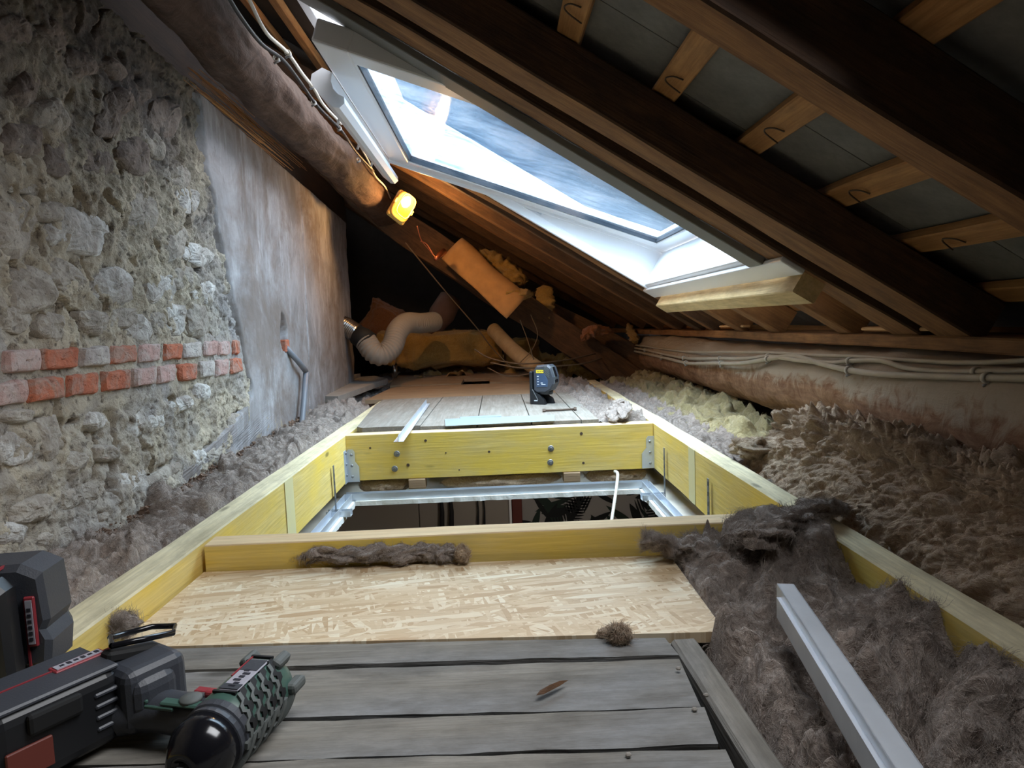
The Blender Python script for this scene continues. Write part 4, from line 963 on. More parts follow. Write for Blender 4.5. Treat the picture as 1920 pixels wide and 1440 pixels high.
# 3. upright tan batt
def f_batt(s, t):
    # s: from the foot up the face, over the top and back; t along Y
    Y = .25 + (1.79 - .25) * t; path = np.interp
    q = np.array([0, .12, .45, .62, .72, 1.0]); X = np.interp(s, q, [.628, .655, .738, .75, .775, .985]); Z = np.interp(s, q, [-.06, .0, .075, .105, .118, .07])
    P = np.stack([X, Y, Z], -1); h = .052 * (np.abs(noise(P, 15, 61)) + .6 * np.abs(noise(P, 34, 62)) + .35 * np.abs(noise(P, 75, 63)) - .3)
    h = h * (.6 + .8 * sstep(.2, .6, s)); nx, nz = -np.interp(s, q, [.9, .9, .95, .8, .4, .1]), np.interp(s, q, [.2, .3, .3, .6, .9, 1.])
    return np.stack([X + nx * h, Y, Z + nz * h], -1)
bt = wool('wool_batt', f_batt, 150, 560, MT['wooltan'], 'thick tan wool batt leaning upright against the right log', 60000, .014, .00022, None, 6, flip=True, lift=.7)
def f_bend(s, t):
    X = .66 + (.985 - .66) * s; z1 = np.interp(X, [.66, .74, .76, .985], [-.02, .09, .115, .08]); Z = -.08 + (z1 + .08) * t
    P = np.stack([X, Z, X * 0 + 3], -1); return np.stack([X, 1.79 + .02 * fbm(P, 16, 4, 70), Z], -1)
wool('cut_end', f_bend, 60, 50, MT['wooltan'], None, 5000, .014, .00024, None, 7, parent=bt, cat=None, flip=True, lift=.6)
# 4. brown then yellow wool beyond the right joist
def f_rb(s, t):
    Y = 1.55 + (4.2 - 1.55) * t; X = .618 + .13 * s; P = np.stack([X, Y, Y * 0], -1)
    Z = -.035 + .7 * wool_height(P, .06, 8, 83) + .018 * s; Z = Z - .03 * (1 - sstep(0, .1, s)); return np.stack([X, Y, Z], -1)
wool('wool_strip', f_rb, 40, 380, MT['wool'], 'strip of brown wool along the outer side of the right joist', 14000, .02, .00026, MT['woolfib'], 8)
def f_ry(s, t):
    Y = 1.7 + (4.7 - 1.7) * t; X = .70 + .34 * s; P = np.stack([X, Y, Y * 0], -1)
    Z = -.05 + .8 * wool_height(P, .075, 6, 93) + .06 * s * sstep(2.4, 3.4, Y) + .06 * np.exp(-((Y - 2.35) / .16) ** 2 - ((X - .84) / .06) ** 2); return np.stack([X + .012 * fbm(P, 16, 2, 311), Y + .02 * fbm(P, 16, 2, 315), np.minimum(Z, .12)], -1)
wool('wool_blanket', f_ry, 80, 420, MT['woolyellow'], 'crumpled yellow glass wool under the right log', 24000, .016, .00026, None, 9)
tuft('wool_tuft', [az(1392, 845, .0), az(1402, 838, .03), az(1412, 842, .035), az(1425, 860, .0)], [.02, .035, .035, .02], MT['wooltan'], 'fanned brown wool flap on the yellow glass wool beyond the right joist', 3500, 97, .35)
# 5. brown wool between far boards and the right joist
def f_fr(s, t):
    Y = 2.56 + (4.6 - 2.56) * t; xe = np.interp(Y, [2.5, 3.6, 4.6], [.35, .27, .26]); X = xe + (.555 - xe) * s
    P = np.stack([X, Y, Y * 0], -1); Z = -.02 + .8 * wool_height(P, .06, 7, 103) + .015 * np.sin(s * PI); Z = Z - .05 * (1 - sstep(0, .15, s)); return np.stack([X, Y, np.minimum(Z, .045)], -1)
wool('wool_blanket', f_fr, 60, 240, MT['wool'], 'brown wool between the far grey planks and the right joist', 12000, .02, .0003, MT['woolfib'], 10)
tuft('wool_tuft', [az(1150, 790, .01), az(1152, 772, .03), az(1160, 755, .06), az(1170, 760, .05), az(1168, 785, .02)], [.02, .025, .02, .022, .02], MT['wool'], 'curled dark wool leaf standing on the right joist far end', 1800, 107, .3)
def f_fl(s, t):
    Y = 3.3 + (6.2 - 3.3) * t; X = -1.0 + .38 * s; P = np.stack([X, Y, Y * 0], -1); Z = -.04 + .8 * wool_height(P, .06, 7, 113); return np.stack([X, Y, Z], -1)
wool('wool_blanket', f_fl, 50, 260, MT['wool'], 'dark wool around the grey slab at the far end of the left joist', 6000, .02, .0003, MT['woolfib'], 11)
def f_bk(s, t):
    X = -.62 + 2.0 * s; Y = 4.9 + 1.4 * t; P = np.stack([X, Y, Y * 0], -1); Z = -.03 + 1.0 * wool_height(P, .11, 4, 123) + .10 * t; return np.stack([X, Y, Z], -1)
wool('wool_blanket', f_bk, 160, 110, MT['woolold'], 'rough dark wool and rubbish over the floor of the far end', 6000, .03, .0004, None, 12)
# old wool rolls visible under the far trimmer
def roll(x0, x1, label, seed, mat='wooltan'):
    tuft('wool_roll', [(x0, 2.50, -.197), ((x0 + x1) / 2, 2.49, -.2), (x1, 2.50, -.197)], [.026, .034, .026], MT[mat], label, 1500, seed, .15, flat=.7, group='old wool rolls under the far cross timber')
roll(-.53, -.34, 'old brown wool roll under the left part of the far cross timber', 131); roll(-.23, .22, 'long brown wool roll under the middle of the far cross timber', 133); roll(.31, .54, 'brown wool roll under the right part of the far cross timber', 135)
for x, lb in ((-.31, 'short wooden block under the far cross timber left of the middle'), (.255, 'short wooden block under the far cross timber right of the middle')):
    beam('timber_block', (x - .03, 2.475, -.206), (x + .03, 2.475, -.206), .06, .037, MT['ply'], None, seg=4, label=lb, cat='block')

# ==================================================================  FAR END CLUTTER
def pillow(name, c, s, mat, label, fib, seed, rotz=0.0, rotx=0.0, roty=0.0, wob=.02, L=.02, kind='stuff', group=None, parent=None, cat='insulation', sag=0.0):
    """rounded slab"""
    c = np.asarray(c, float); R = np.array((Matrix.Rotation(rotz, 3, 'Z') @ Matrix.Rotation(roty, 3, 'Y') @ Matrix.Rotation(rotx, 3, 'X')))
    def fn(a, b):
        th = a * 2 * PI; ph = (b - .5) * PI * .998; e1 = .35
        f_ = lambda v: np.sign(v) * np.abs(v) ** e1
        d = np.stack([f_(np.cos(ph)) * f_(np.cos(th)), f_(np.cos(ph)) * f_(np.sin(th)), f_(np.sin(ph))], -1)
        q = d * np.array(s) / 2; q = q + d * (wob * fbm(q + c, 9, 3, seed))[:, None]; q[:, 2] += sag * (q[:, 0] / (s[0] / 2)) ** 2
        return q @ R.T + c
    return wool(name, fn, 90, 50, mat, label, fib, L, .0004, None, seed, group=group, lift=.3, cat=cat, parent=parent)
ca = ay(838, 655, 5.1)
pillow('wool_batt', ca + [0, .15, 0], (.80, .42, .26), MT['woolold'], 'amber glass wool batt lying flat at the far end behind the planks', 6000, 141, wob=.03, sag=-.0)
cb = ay(978, 660, 5.2); pillow('wool_batt', cb + [0, .1, -.02], (.28, .3, .22), MT['woolold'], 'smaller amber wool piece right of the big amber batt', 2500, 143, wob=.03)
cc_ = ay(720, 612, 5.5); pillow('wool_batt', cc_, (.30, .3, .34), MT['woolred'], 'rust coloured wool piece behind the grey flexible duct', 2500, 145, roty=.5, wob=.04)
cd = ay(722, 650, 5.15); pillow('wool_batt', cd, (.2, .2, .2), MT['woolold'], 'small amber wool piece inside the bend of the grey duct', 1500, 147, roty=.5, wob=.03)
# kraft faced roll lying on the diagonal beam
p0 = ay(838, 478, 4.55); p1 = ay(958, 588, 4.4)
rl = empty('insulation_roll', p1, 'kraft paper faced insulation lying on the diagonal beam under the rafters', 'insulation')
def kraft(s, t):
    a = -1.9 + 2.4 * s; d = p1 - p0; d = d / np.linalg.norm(d); v = np.array([-d[2], 0, d[0]]) * -1; v = v / np.linalg.norm(v); n_ = np.cross(d, v)
    L_ = np.linalg.norm(p1 - p0); base = p0[None] + d[None] * (t * L_)[:, None]; r = .125 + .006 * np.sin(t * 9)
    return base + v[None] * (r * np.sin(a) * 1.05 - .02)[:, None] + np.array([0, -1, 0])[None] * (r * np.cos(a) * .8)[:, None]
g = grid(kraft, 30, 20); ko = obj('kraft_facing', g, MT['kraft'], rl, smooth=True)
sol = ko.modifiers.new('thickness', 'SOLIDIFY'); sol.thickness = .006
tuft('wool_roll', [ay(850, 470, 4.62), ay(890, 505, 4.5), ay(920, 545, 4.45), ay(960, 552, 4.4), ay(998, 553, 4.45)], [.06, .055, .06, .06, .05], MT['woolold'], 'thick yellow glass wool hank on top of the kraft faced piece', 5000, 151, .25, L=.03)
tuft('wool_roll', [ay(900, 470, 4.75), ay(940, 500, 4.7), ay(985, 530, 4.65)], [.05, .09, .07], MT['woolold'], 'torn glass wool pushed up against the far rafters', 3000, 153, .35, L=.03)
tuft('wool_roll', [ay(1020, 535, 4.7), ay(1022, 570, 4.65), ay(1020, 608, 4.6)], [.05, .055, .045], MT['woolold'], 'upright wool piece hanging below the rafters by the dark gap', 2000, 155, .2, L=.02)
tuft('wool_roll', [ay(1090, 640, 4.5), ay(1110, 620, 4.5), ay(1150, 622, 4.5)], [.03, .06, .03], MT['woolred'], 'rusty wool scrap above the right log at the far end', 1500, 157, .3, L=.02)
tuft('wool_scrap', [ax(1178, 606, .96), ax(1184, 625, .95), ax(1190, 640, .94), ax(1180, 655, .94)], [.014, .03, .02, .008], MT['woolold'], 'torn yellow wool scrap hanging over the cables at the far end of the right log', 1200, 159, .4, L=.012)

def corrugated(pts, r, pitch, depth, n=22):
    P = spline(pts, 60); d = np.r_[0, np.cumsum(np.linalg.norm(np.diff(P, axis=0), axis=1))]; k = int(d[-1] / (pitch / 6)); t = np.linspace(0, d[-1], k)
    Q = np.stack([np.interp(t, d, P[:, i]) for i in range(3)], 1); R = r + depth * np.sin(2 * PI * t / pitch)
    return tube(Q, R, n)
YD = 4.12
dk = [ay(690, 640, YD), ay(700, 660, YD - .03), ay(716, 665, YD - .02), ay(735, 650, YD + .03), ay(745, 622, YD + .12), ay(762, 606, YD + .25), ay(790, 606, YD + .4), ay(815, 603, YD + .55)]
dk[0] = ay(686, 640, YD)
duct = empty('flexible_duct', dk[1], 'bent grey flexible duct joined by black tape to a foil hose by the plaster wall', 'duct')
obj('duct_hose', corrugated(dk, .063, .020, .0045), MT['duct'], duct, smooth=True)
obj('tape_wrap', tube([ay(668, 627, YD + .02), ay(680, 634, YD + .01), ay(692, 643, YD)], [.060, .066, .067], 20), MT['blackrub'], duct, smooth=True)
obj('foil_hose', corrugated([ay(630, 608, YD + .08), ay(648, 612, YD + .05), ay(668, 625, YD + .02)], .056, .012, .003), MT['foil'], duct, smooth=True)
pts = [ay(925, 618, 4.9), ay(950, 645, 4.7), ay(975, 668, 4.5), ay(1005, 690, 4.3), ay(1020, 702, 4.2)]
obj('corrugated_pipe', corrugated(pts, .046, .026, .006), MT['ductbeige'], smooth=True, label='beige corrugated pipe coming down behind the blue laser tool', cat='pipe')
obj('clay_pipe', tube([ay(845, 560, 5.3), ay(828, 590, 5.25), ay(815, 612, 5.2), ay(808, 640, 5.2)], [.09, .1, .075, .07], 18), MT['clay'], smooth=True, label='dark brown pipe elbow behind the amber batt', cat='pipe')
obj('steel_stub_pipe', tube([ay(740, 708, 4.85), ay(740, 685, 4.85)], .018, 14), MT['foil'], smooth=True, label='short upright steel pipe at the left end of the brown planks', cat='pipe')
# thin wires
def wire(pts, r, mat, label, grp='loose cables at the far end'):
    obj('wire', tube(pts, r, 6, smooth_path=8), MT[mat], smooth=True, label=label, cat='cable', group=grp)
wire([ax(1168, 648, .95), ay(1120, 662, 4.6), ay(1060, 675, 4.3), ay(980, 682, 4.2), ay(920, 672, 4.3), ay(890, 655, 4.4)], .005, 'cableb', 'upper brown cable swinging from the right log to the far batt')
wire([ax(1168, 654, .95), ay(1110, 678, 4.4), ay(1050, 686, 4.2), ay(980, 690, 4.1), ay(920, 680, 4.2)], .005, 'cableb', 'lower brown cable hanging behind the laser tool')
wire([ay(760, 455, 4.3), ay(830, 540, 4.4), ay(890, 610, 4.5), ay(925, 655, 4.6), ay(960, 690, 4.6)], .004, 'cableb', 'thin cable hanging diagonally down in front of the dark beam')
wire([ay(915, 690, 4.3), ay(950, 705, 4.2), ay(1000, 700, 4.15)], .004, 'cableb', 'short cable loop on the rear brown plank')
wire([ay(975, 600, 4.4), ay(990, 640, 4.35), ay(1005, 690, 4.3)], .003, 'cableb', 'thin wire dropping beside the beige corrugated pipe')
wire([ay(995, 590, 4.4), ay(1008, 625, 4.35), ay(998, 655, 4.35), ay(975, 680, 4.3)], .003, 'cableb', 'looped thin wire right of the corrugated pipe')
wire([ay(782, 424, 3.9), ay(790, 450, 3.95), ay(806, 470, 4.0), ay(818, 484, 4.0)], .0025, 'copper', 'copper coloured wire hanging under the bulkhead lamp')
wire([ay(789, 452, 4.0), ay(800, 458, 4.02), ay(812, 476, 4.02)], .003, 'copper', 'second copper coloured wire under the lamp')
obj('copper_fitting', tube([ay(816, 486, 4.05), ay(824, 478, 4.1), ay(832, 472, 4.2)], [.012, .016, .02], 12), MT['copper'], smooth=True, label='small copper fitting catching the lamp light beside the far insulation', cat='fitting')
# reed matting glowing orange above the plaster wall
rv = []
for k in range(46):
    a = wl(np.float64(1.85 + random.uniform(0, .5)), np.float64(1.045 + k * .0016), -.005 + random.uniform(0, .03)); b = a + np.array([-.01, .30 + random.uniform(0, .5), random.uniform(-.004, .01)])
    rv.append(tube([a, (a + b) / 2 + [0, 0, .003], b], .0009, 5))
obj('reed_matting', join(*rv), MT['reed'], label='orange glinting reed strands above the top edge of the plastered wall', cat='reeds', kind='stuff')

# conduit on the plaster wall
cp = [wl(np.float64(p[1]), np.float64(p[2]), d) for p, d in ((aw(531, 652), .01), (aw(543, 678), .035), (aw(556, 697), .04))]
cp2 = [wl(np.float64(p[1]), np.float64(p[2]), d) for p, d in ((aw(556, 698), .04), (aw(552, 750), .04), (aw(547, 800), .04), (aw(546, 815), .04))]
cd_ = empty('wall_conduit', cp2[-1], 'thin bent grey conduit coming out of a hole in the plastered wall', 'pipe')
obj('upper_tube', tube(cp, .012, 12), MT['pipe'], cd_, smooth=True); obj('lower_tube', tube(cp2, .012, 12), MT['pipe'], cd_, smooth=True)
# grey slabs on the left
obj('stone_slab', prism([(-.925, 3.46), (-.80, 3.40), (-.72, 4.45), (-.86, 4.75), (-.95, 4.7)], .03, .02), MT['slab'], label='grey slab lying between the plastered wall and the far planks', cat='slab')
obj('stone_slab', prism([(-.955, 3.5), (-.93, 3.5), (-.955, 4.75), (-.985, 4.7)], .025, .045), MT['slab'], label='narrow grey slab strip leaning against the plaster beside the larger slab', cat='slab')

# bulkhead lamp
lp = ay(756, 388, 3.75)
lf = fr(lp, tuple(ay(742, 412, 3.72) - ay(770, 362, 3.78)), za=(.45, -.85, -.25))
lamp = empty('bulkhead_lamp', lp, 'oval bulkhead lamp glowing warm yellow at the end of the left log', 'lamp')
def lobj(name, g, m, parent=lamp, smooth=False): return obj(name, xf(g, lf), MT[m] if isinstance(m, str) else m, parent, smooth=smooth)
lobj('lamp_base', box((0, .0, -.022), (.165, .115, .034), .015, 3), 'lampbody')
rimg = box((0, 0, 0), (.158, .108, .012), .005, 2)
def ring(w_, h, rr, tb, z):
    pts = []
    for k in range(40):
        a = 2 * PI * k / 40; ex = 1 / (abs(math.cos(a)) ** 4 + abs(math.sin(a)) ** 4) ** .25; pts.append((w_ / 2 * ex * math.cos(a), h / 2 * ex * math.sin(a), z))
    pts.append(pts[0]); return tube(pts, tb, 8, caps=False)
lobj('lamp_rim', join(ring(.15, .1, 0, .006, 0), ring(.13, .082, 0, .0035, .032)), 'lampbody', smooth=True)
lobj('lamp_glass', box((0, 0, .015), (.134, .088, .036), .016, 4), 'lampglass', smooth=True)
for yy_ in (-.056, .056): lobj('lamp_clip', box((0, yy_, 0), (.03, .012, .03), .003), 'lampbody')
lobj('bulb', xf(lathe([(-.035, .008), (-.02, .02), (0, .025), (.018, .02), (.03, .006)], 16), Matrix.Translation((-.03, 0, .002))), 'bulb', smooth=True)
pl = bpy.data.lights.new('lamp_light', 'POINT'); pl.energy = 12.0; pl.color = (1, .55, .2); pl.shadow_soft_size = .03
po_ = bpy.data.objects.new('lamp_light', pl); COL.objects.link(po_); po_.matrix_world = lf @ Matrix.Translation((0, 0, .13))
pl2 = bpy.data.lights.new('neighbouring_lamp', 'POINT'); pl2.energy = .25; pl2.color = (1, .42, .1); pl2.shadow_soft_size = .02
po2 = bpy.data.objects.new('neighbouring_lamp', pl2); COL.objects.link(po2); po2.location = (-.93, 2.25, 1.17)

# ==================================================================  ITEMS ON THE FLOOR
# angle profile across the far trimmer
a0 = az(747, 829, .012); a1 = az(800, 757, .018)
d_ = a1 - a0; L_ = np.linalg.norm(d_)
obj('angle_profile', join(bx((0, -.016, 0), (L_, .016, .0012)), bx((0, -.0006, 0), (L_, .0006, .022))), MT['galv'], None, fr(a0, d_), label='steel angle strip resting on the grey planks and far cross timber', cat='metal strip')
# long steel track standing in the foreground wool (two nested)
b0 = az(1478, 1158, -.002); b1 = az(1660, 1460, .006)
d_ = b1 - b0; L_ = float(np.linalg.norm(d_)); m = fr(b0, d_)
def utr(y0, w_, h, L0, L1, t=.0012): return join(bx((L0, y0 - w_ / 2, 0), (L1, y0 + w_ / 2, t)), bx((L0, y0 - w_ / 2, 0), (L1, y0 - w_ / 2 + t, h)), bx((L0, y0 + w_ / 2 - t, 0), (L1, y0 + w_ / 2, h)))
pe = empty('steel_profile', b0, 'bright steel stud profile lying on the brown wool in the lower right', 'metal profile')
tf_ = fr(b0, d_)
obj('inner_track', xf(join(bx((0, -.014, .0), (L_ + .25, -.0128, .026)), bx((0, .0128, .0), (L_ + .25, .014, .026)), bx((0, -.014, .025), (L_ + .25, -.006, .0262)), bx((0, .002, .025), (L_ + .25, .014, .0262)), bx((0, -.014, 0), (L_ + .25, .014, .0012))), tf_), MT['galv'], pe)
obj('outer_track', xf(join(bx((.028, .013, .003), (L_ + .25, .0142, .03)), bx((.028, .0132, .0288), (L_ + .25, .034, .030)), bx((.028, .033, .003), (L_ + .25, .0342, .03))), tf_ @ Matrix.Translation((-.05, -.022 + .0, .006))), MT['galv'], pe)
# translucent strips
for (q, lb) in (([(835, 800), (1040, 790), (1040, 779), (834, 787)], 'pale bluish plastic strip lying on the front of the grey planks'), ([(863, 785), (940, 781), (940, 778), (862, 782)], 'second narrow pale strip half under the first one')):
    P = [az(x, y, .0115) for x, y in q]; obj('plastic_strip', prism([(p[0], p[1]) for p in P], .002, .0105 + (.0022 if 'first' not in lb else 0)), MT['strip'], label=lb, cat='strip', group='plastic strips on the grey planks')
# old bolt on the planks
p0 = az(1020, 770, .016); p1 = az(1078, 767, .016)
bo = empty('long_bolt', p0, 'long rusty bolt lying on the grey planks in front of the laser tool', 'bolt')
obj('bolt_shank', tube([p0, p1], .0045, 10), MT['rust'], bo, smooth=True)
obj('bolt_head', tube([p1 + [-.004, 0, 0], p1 + [.006, 0, 0]], .010, 6), MT['rust'], bo); obj('bolt_nut', tube([p0 + [-.006, 0, 0], p0 + [.006, 0, 0]], .009, 6), MT['rust'], bo)
# wood splinter and crumbs on boards
s0 = az(1005, 1304, -.044); s1 = az(1066, 1275, -.044); d_ = s1 - s0
obj('wood_splinter', xf((np.array([(0, 0, 0), (.012, -.004, 0), (.05, -.003, 0), (.075, 0, 0), (.05, .003, .001), (.014, .004, .001), (.03, 0, .005), (.055, 0, .004)]) * [np.linalg.norm(d_) / .075, 1, 1], [(0, 1, 6), (1, 2, 7, 6), (2, 3, 7), (3, 4, 7), (4, 5, 6, 7), (5, 0, 6), (0, 5, 4, 3, 2, 1)]), fr(s0, d_)), MT['rafterdark'], label='dark splinter of wood on the second weathered board', cat='splinter')
for k, (px, py, lb) in enumerate(((1272, 1253, 'small pale pebble by the right end of the second board'), (1324, 1303, 'small grey pebble on the edge batten'), (1178, 1415, 'pale crumb on the frontmost visible board'), (1302, 1330, 'tiny dark crumb near the right board ends'))):
    p = az(px, py, -.046); V, F = box((0, 0, 0), (.006, .005, .004), .0015, 1); obj('pebble', (V + p, F), MT['slab'], label=lb, cat='pebble')

# ---------------------------------------------------------------- laser level on its bracket
lz = az(1022, 757, .010); LX, LY = lz[0], lz[1]
ls = empty('laser_level', (LX, LY, .010), 'blue grey cross line laser tool on a black bracket standing on the grey planks', 'laser level')
Rl = Matrix.Translation(Vector((LX, LY, .010))) @ Matrix.Rotation(-.5, 4, 'Z')
S = 1.0
def lz_(name, g, m, parent=ls, smooth=False): return obj(name, xf(g, Rl), MT[m], parent, smooth=smooth)
# bracket: upright back plate and two feet
lz_('bracket_back', join(box((-.052, 0, .075), (.014, .075, .15), .004), box((-.040, 0, .02), (.03, .07, .04), .004)), 'black')
lz_('bracket_foot', prism([(-.05, 0), (.012, 0), (.02, .0), (.012, .012), (-.01, .03), (-.05, .06)], .018, 0) if False else join(
    (lambda g: (g[0][:, [0, 2, 1]] * [1, 1, 1] + [0, -.036, 0], g[1]))(prism([(-.05, 0), (.018, 0), (.01, .022), (-.012, .045), (-.05, .062)], .02, 0)),
    (lambda g: (g[0][:, [0, 2, 1]] * [1, 1, 1] + [0, .016, 0], g[1]))(prism([(-.05, 0), (.035, 0), (.026, .024), (.0, .04), (-.05, .062)], .02, 0))), 'black')
P8 = [(-.042, .062), (-.040, .150), (-.022, .176), (.032, .180), (.048, .168), (.062, .125), (.060, .092), (.044, .066), (.020, .052), (-.030, .052)]
def slabprof(poly, y0, y1, inset=.008):
    c = np.mean(poly, 0); k = len(poly); V = []
    for y, sc in ((y0, .88), (y0 + inset, 1.0), (y1 - inset, 1.0), (y1, .88)):
        for x, z in poly: V.append((c[0] + (x - c[0]) * sc, y, c[1] + (z - c[1]) * sc))
    F = [tuple(range(k)), tuple(range(4 * k - 1, 3 * k - 1, -1))]
    for r in range(3):
        for i in range(k): F.append((r * k + i, (r + 1) * k + i, (r + 1) * k + (i + 1) % k, r * k + (i + 1) % k))
    return np.array(V), F
body = lz_('laser_body', slabprof(P8, -.034, .034), 'darkgrey')
lz_('side_panel', slabprof([(-.024, .078), (-.022, .142), (.018, .140), (.034, .108), (.030, .080)], -.0362, -.030, .001), 'labelb')
lz_('warning_label', box((-.004, -.0368, .150), (.036, .0015, .014)), 'labely')
lz_('label_print', join(*[box((-.012 + .011 * i, -.0378, .150), (.007, .0006, .002)) for i in range(3)]), 'ink')
lz_('panel_print', join(*[box((-.014 + .0 * i, -.0370, .128 - .012 * i), (.008, .0006, .003)) for i in range(4)], box((.012, -.0370, .092), (.02, .0006, .003)), box((.004, -.0370, .098), (.010, .0006, .004))), 'inkw')
lz_('grip_rib', join(*[xf(box((0, 0, 0), (.034, .002, .0028)), Matrix.Translation((.028, -.0345, .165 - .008 * i)) @ Matrix.Rotation(.7, 4, 'Y')) for i in range(5)]), 'greygreen')
lz_('laser_window', join(xf(box((0, 0, 0), (.006, .018, .046), .001), Matrix.Translation((.056, -.008, .146)) @ Matrix.Rotation(-.3, 4, 'Y')), box((.062, -.006, .106), (.006, .028, .018), .002)), 'gloss')
lz_('window_surround', join(xf(box((-.002, 0, 0), (.006, .030, .056), .002), Matrix.Translation((.055, -.008, .146)) @ Matrix.Rotation(-.3, 4, 'Y')), box((.059, -.006, .106), (.006, .040, .028), .003)), 'greygreen')
lz_('lower_housing', xf(lathe([(-.012, .030), (-.006, .034), (.006, .034), (.012, .030)], 18), Matrix.Translation((.006, 0, .056)) @ Matrix.Rotation(PI / 2, 4, 'Y')), 'black', smooth=True)
lz_('bracket_slot', xf(box((0, 0, 0), (.003, .002, .055)), Matrix.Translation((-.03, -.038, .045)) @ Matrix.Rotation(-.5, 4, 'Y')), 'steel')
lz_('bracket_logo', box((-.028, -.0372, .018), (.016, .0012, .004)), 'inkw')

# ---------------------------------------------------------------- impact drill lying on its side
back = az(503, 1283, -.012); front = az(362, 1425, -.016)
dax = front - back; LB_ = float(np.linalg.norm(dax)); dax = dax / LB_
dr = empty('cordless_drill', (back[0], back[1], -.05), 'green and black cordless impact drill lying on its side on the weathered boards', 'drill')
DF = fr(back, tuple(dax))       # local x: towards the chuck, z up, y = left of travel
def dz_(name, g, m, parent=dr, smooth=False, M_=None): return obj(name, xf(g, (DF if M_ is None else M_)), MT[m] if isinstance(m, str) else m, parent, smooth=smooth)
LB = LB_
def el(g, ky=.95, kz=1.0): return g[0] * [1, ky, kz], g[1]
R_ = .036
shell = dz_('drill_body', el(lathe([(-.012, .016), (-.010, .026), (0, .031), (.02, R_), (LB * .62, R_), (LB * .68, R_ * .94), (LB * .72, R_ * .88)], 28)), 'green', smooth=True)
dz_('gear_ring', lathe([(LB * .66, R_ * .95), (LB * .67, R_ * 1.0), (LB * .73, R_ * .98), (LB * .74, R_ * .93), (LB * .80, R_ * .97), (LB * .81, R_ * .9)], 28), 'darkgrey', smooth=False)
dz_('chuck', lathe([(LB * .79, R_ * .80), (LB * .80, R_ * .93), (LB * .93, R_ * .93), (LB * 1.0, R_ * .80), (LB * 1.12, R_ * .50), (LB * 1.13, R_ * .3), (LB * 1.09, R_ * .28), (LB * 1.08, .001)], 32), 'gloss', smooth=True)
dz_('bit_holder', lathe([(LB * 1.09, .006), (LB * 1.16, .006), (LB * 1.165, .003)], 6), 'steel')
# grip rubber bands with toothed edges around the green body
def band(x0, x1, a0, a1, r, teeth=7):
    V = []; n_ = 22
    for i in range(n_ + 1):
        a = a0 + (a1 - a0) * i / n_; jog = .0025 * (1 if (i * teeth // n_) % 2 else -1)
        sh = .018 * math.sin((a - a0) / (a1 - a0) * PI / 2)
        for x, rr in ((x0 + jog + sh, r - .003), (x0 + jog + sh, r + .0022), (x1 + jog + sh, r + .0022), (x1 + jog + sh, r - .003)): V.append((x, rr * math.cos(a) * .95, rr * math.sin(a)))
    F = [(i * 4 + j, i * 4 + (j + 1) % 4, i * 4 + 4 + (j + 1) % 4, i * 4 + 4 + j) for i in range(n_) for j in range(4)]; F += [(0, 1, 2, 3), (n_ * 4 + 3, n_ * 4 + 2, n_ * 4 + 1, n_ * 4)]
    return np.array(V), F
for k in range(4):
    x0 = LB * (.10 + .14 * k)
    dz_('vent_slot', band(x0 - .004, x0 + .004, 1.25, -.35, R_), 'blackrub')
    dz_('grip_band', band(x0 + .0065, x0 + .0115, 1.15, -.5, R_ + .001), 'greygreen')
dz_('side_rail', join(*[band(LB * (.05 + .15 * k), LB * (.05 + .15 * k) + .006, 0.05, -1.2, R_ + .002, 1) for k in range(5)]), 'greygreen')
for a in (.62, -.55, -1.5, 1.6): dz_('end_bumper', xf(box((0, 0, 0), (.026, .012, .014), .004, 2), Matrix.Rotation(a, 4, 'X') @ Matrix.Translation((.0, 0, .034))), 'greygreen')
for x in (.006, .016, LB * .58): dz_('top_slot', box((x, 0, R_ * .995), (.003, .026, .003)), 'blackrub')
plate = dz_('name_plate', box((LB * .33, .002, R_ + .0002), (LB * .46, .022, .0025), .001), 'labelw')
dz_('plate_field', box((LB * .20, .002, R_ + .0016), (LB * .16, .020, .001)), 'darkgrey', plate); dz_('plate_field', box((LB * .52, .002, R_ + .0016), (LB * .07, .021, .001)), 'darkgrey', plate)
dz_('plate_print', join(*[box((LB * .33 + .006 * i, .004 - .0015 * (i % 3), R_ + .0017), (.0035, .008 - .002 * (i % 2), .0008)) for i in range(-1, 5)]), 'ink', plate)
dz_('plate_stripe', box((LB * .22, -.010, R_ + .0012), (LB * .3, .0016, .001)), 'red', plate)
# handle from the body towards the battery
h0 = back + dax * LB * .42 + np.array([-.02, 0, -.008]); h2 = az(225, 1330, -.02)
hh = spline([h0, h0 + (h2 - h0) * .35 + [0, .004, .0], h0 + (h2 - h0) * .7 + [0, .006, 0], h2], 10)
dz_('handle', tube(hh, [.027, .024, .022, .022, .024, .028], 18), 'darkgrey', M_=Matrix.Identity(4), smooth=True)
hd = (h2 - h0) / np.linalg.norm(h2 - h0)
HF = fr(h0, tuple(hd))
dz_('handle_inlay', join(box((.035, .012, .0225), (.05, .012, .004), .0015), box((.10, .010, .019), (.04, .004, .004), .001), box((.06, .018, .0185), (.035, .003, .004), .001)), 'green', M_=HF)
dz_('thumb_pad', xf(lathe([(-.002, .012), (.001, .011), (.0015, .002)], 16), HF @ Matrix.Translation((.03, .006, .026)) @ Matrix.Rotation(-PI / 2, 4, 'Y')), 'greygreen', M_=Matrix.Identity(4), smooth=True)
dz_('direction_switch', box((.004, -.004, .027), (.030, .010, .008), .003, 2), 'red', M_=HF)
dz_('trigger', join(box((.03, -.028, .0), (.044, .016, .026), .005, 2)), 'black', M_=HF)
dz_('trigger_lip', box((.03, -.028, .0145), (.040, .010, .003), .001), 'red', M_=HF)
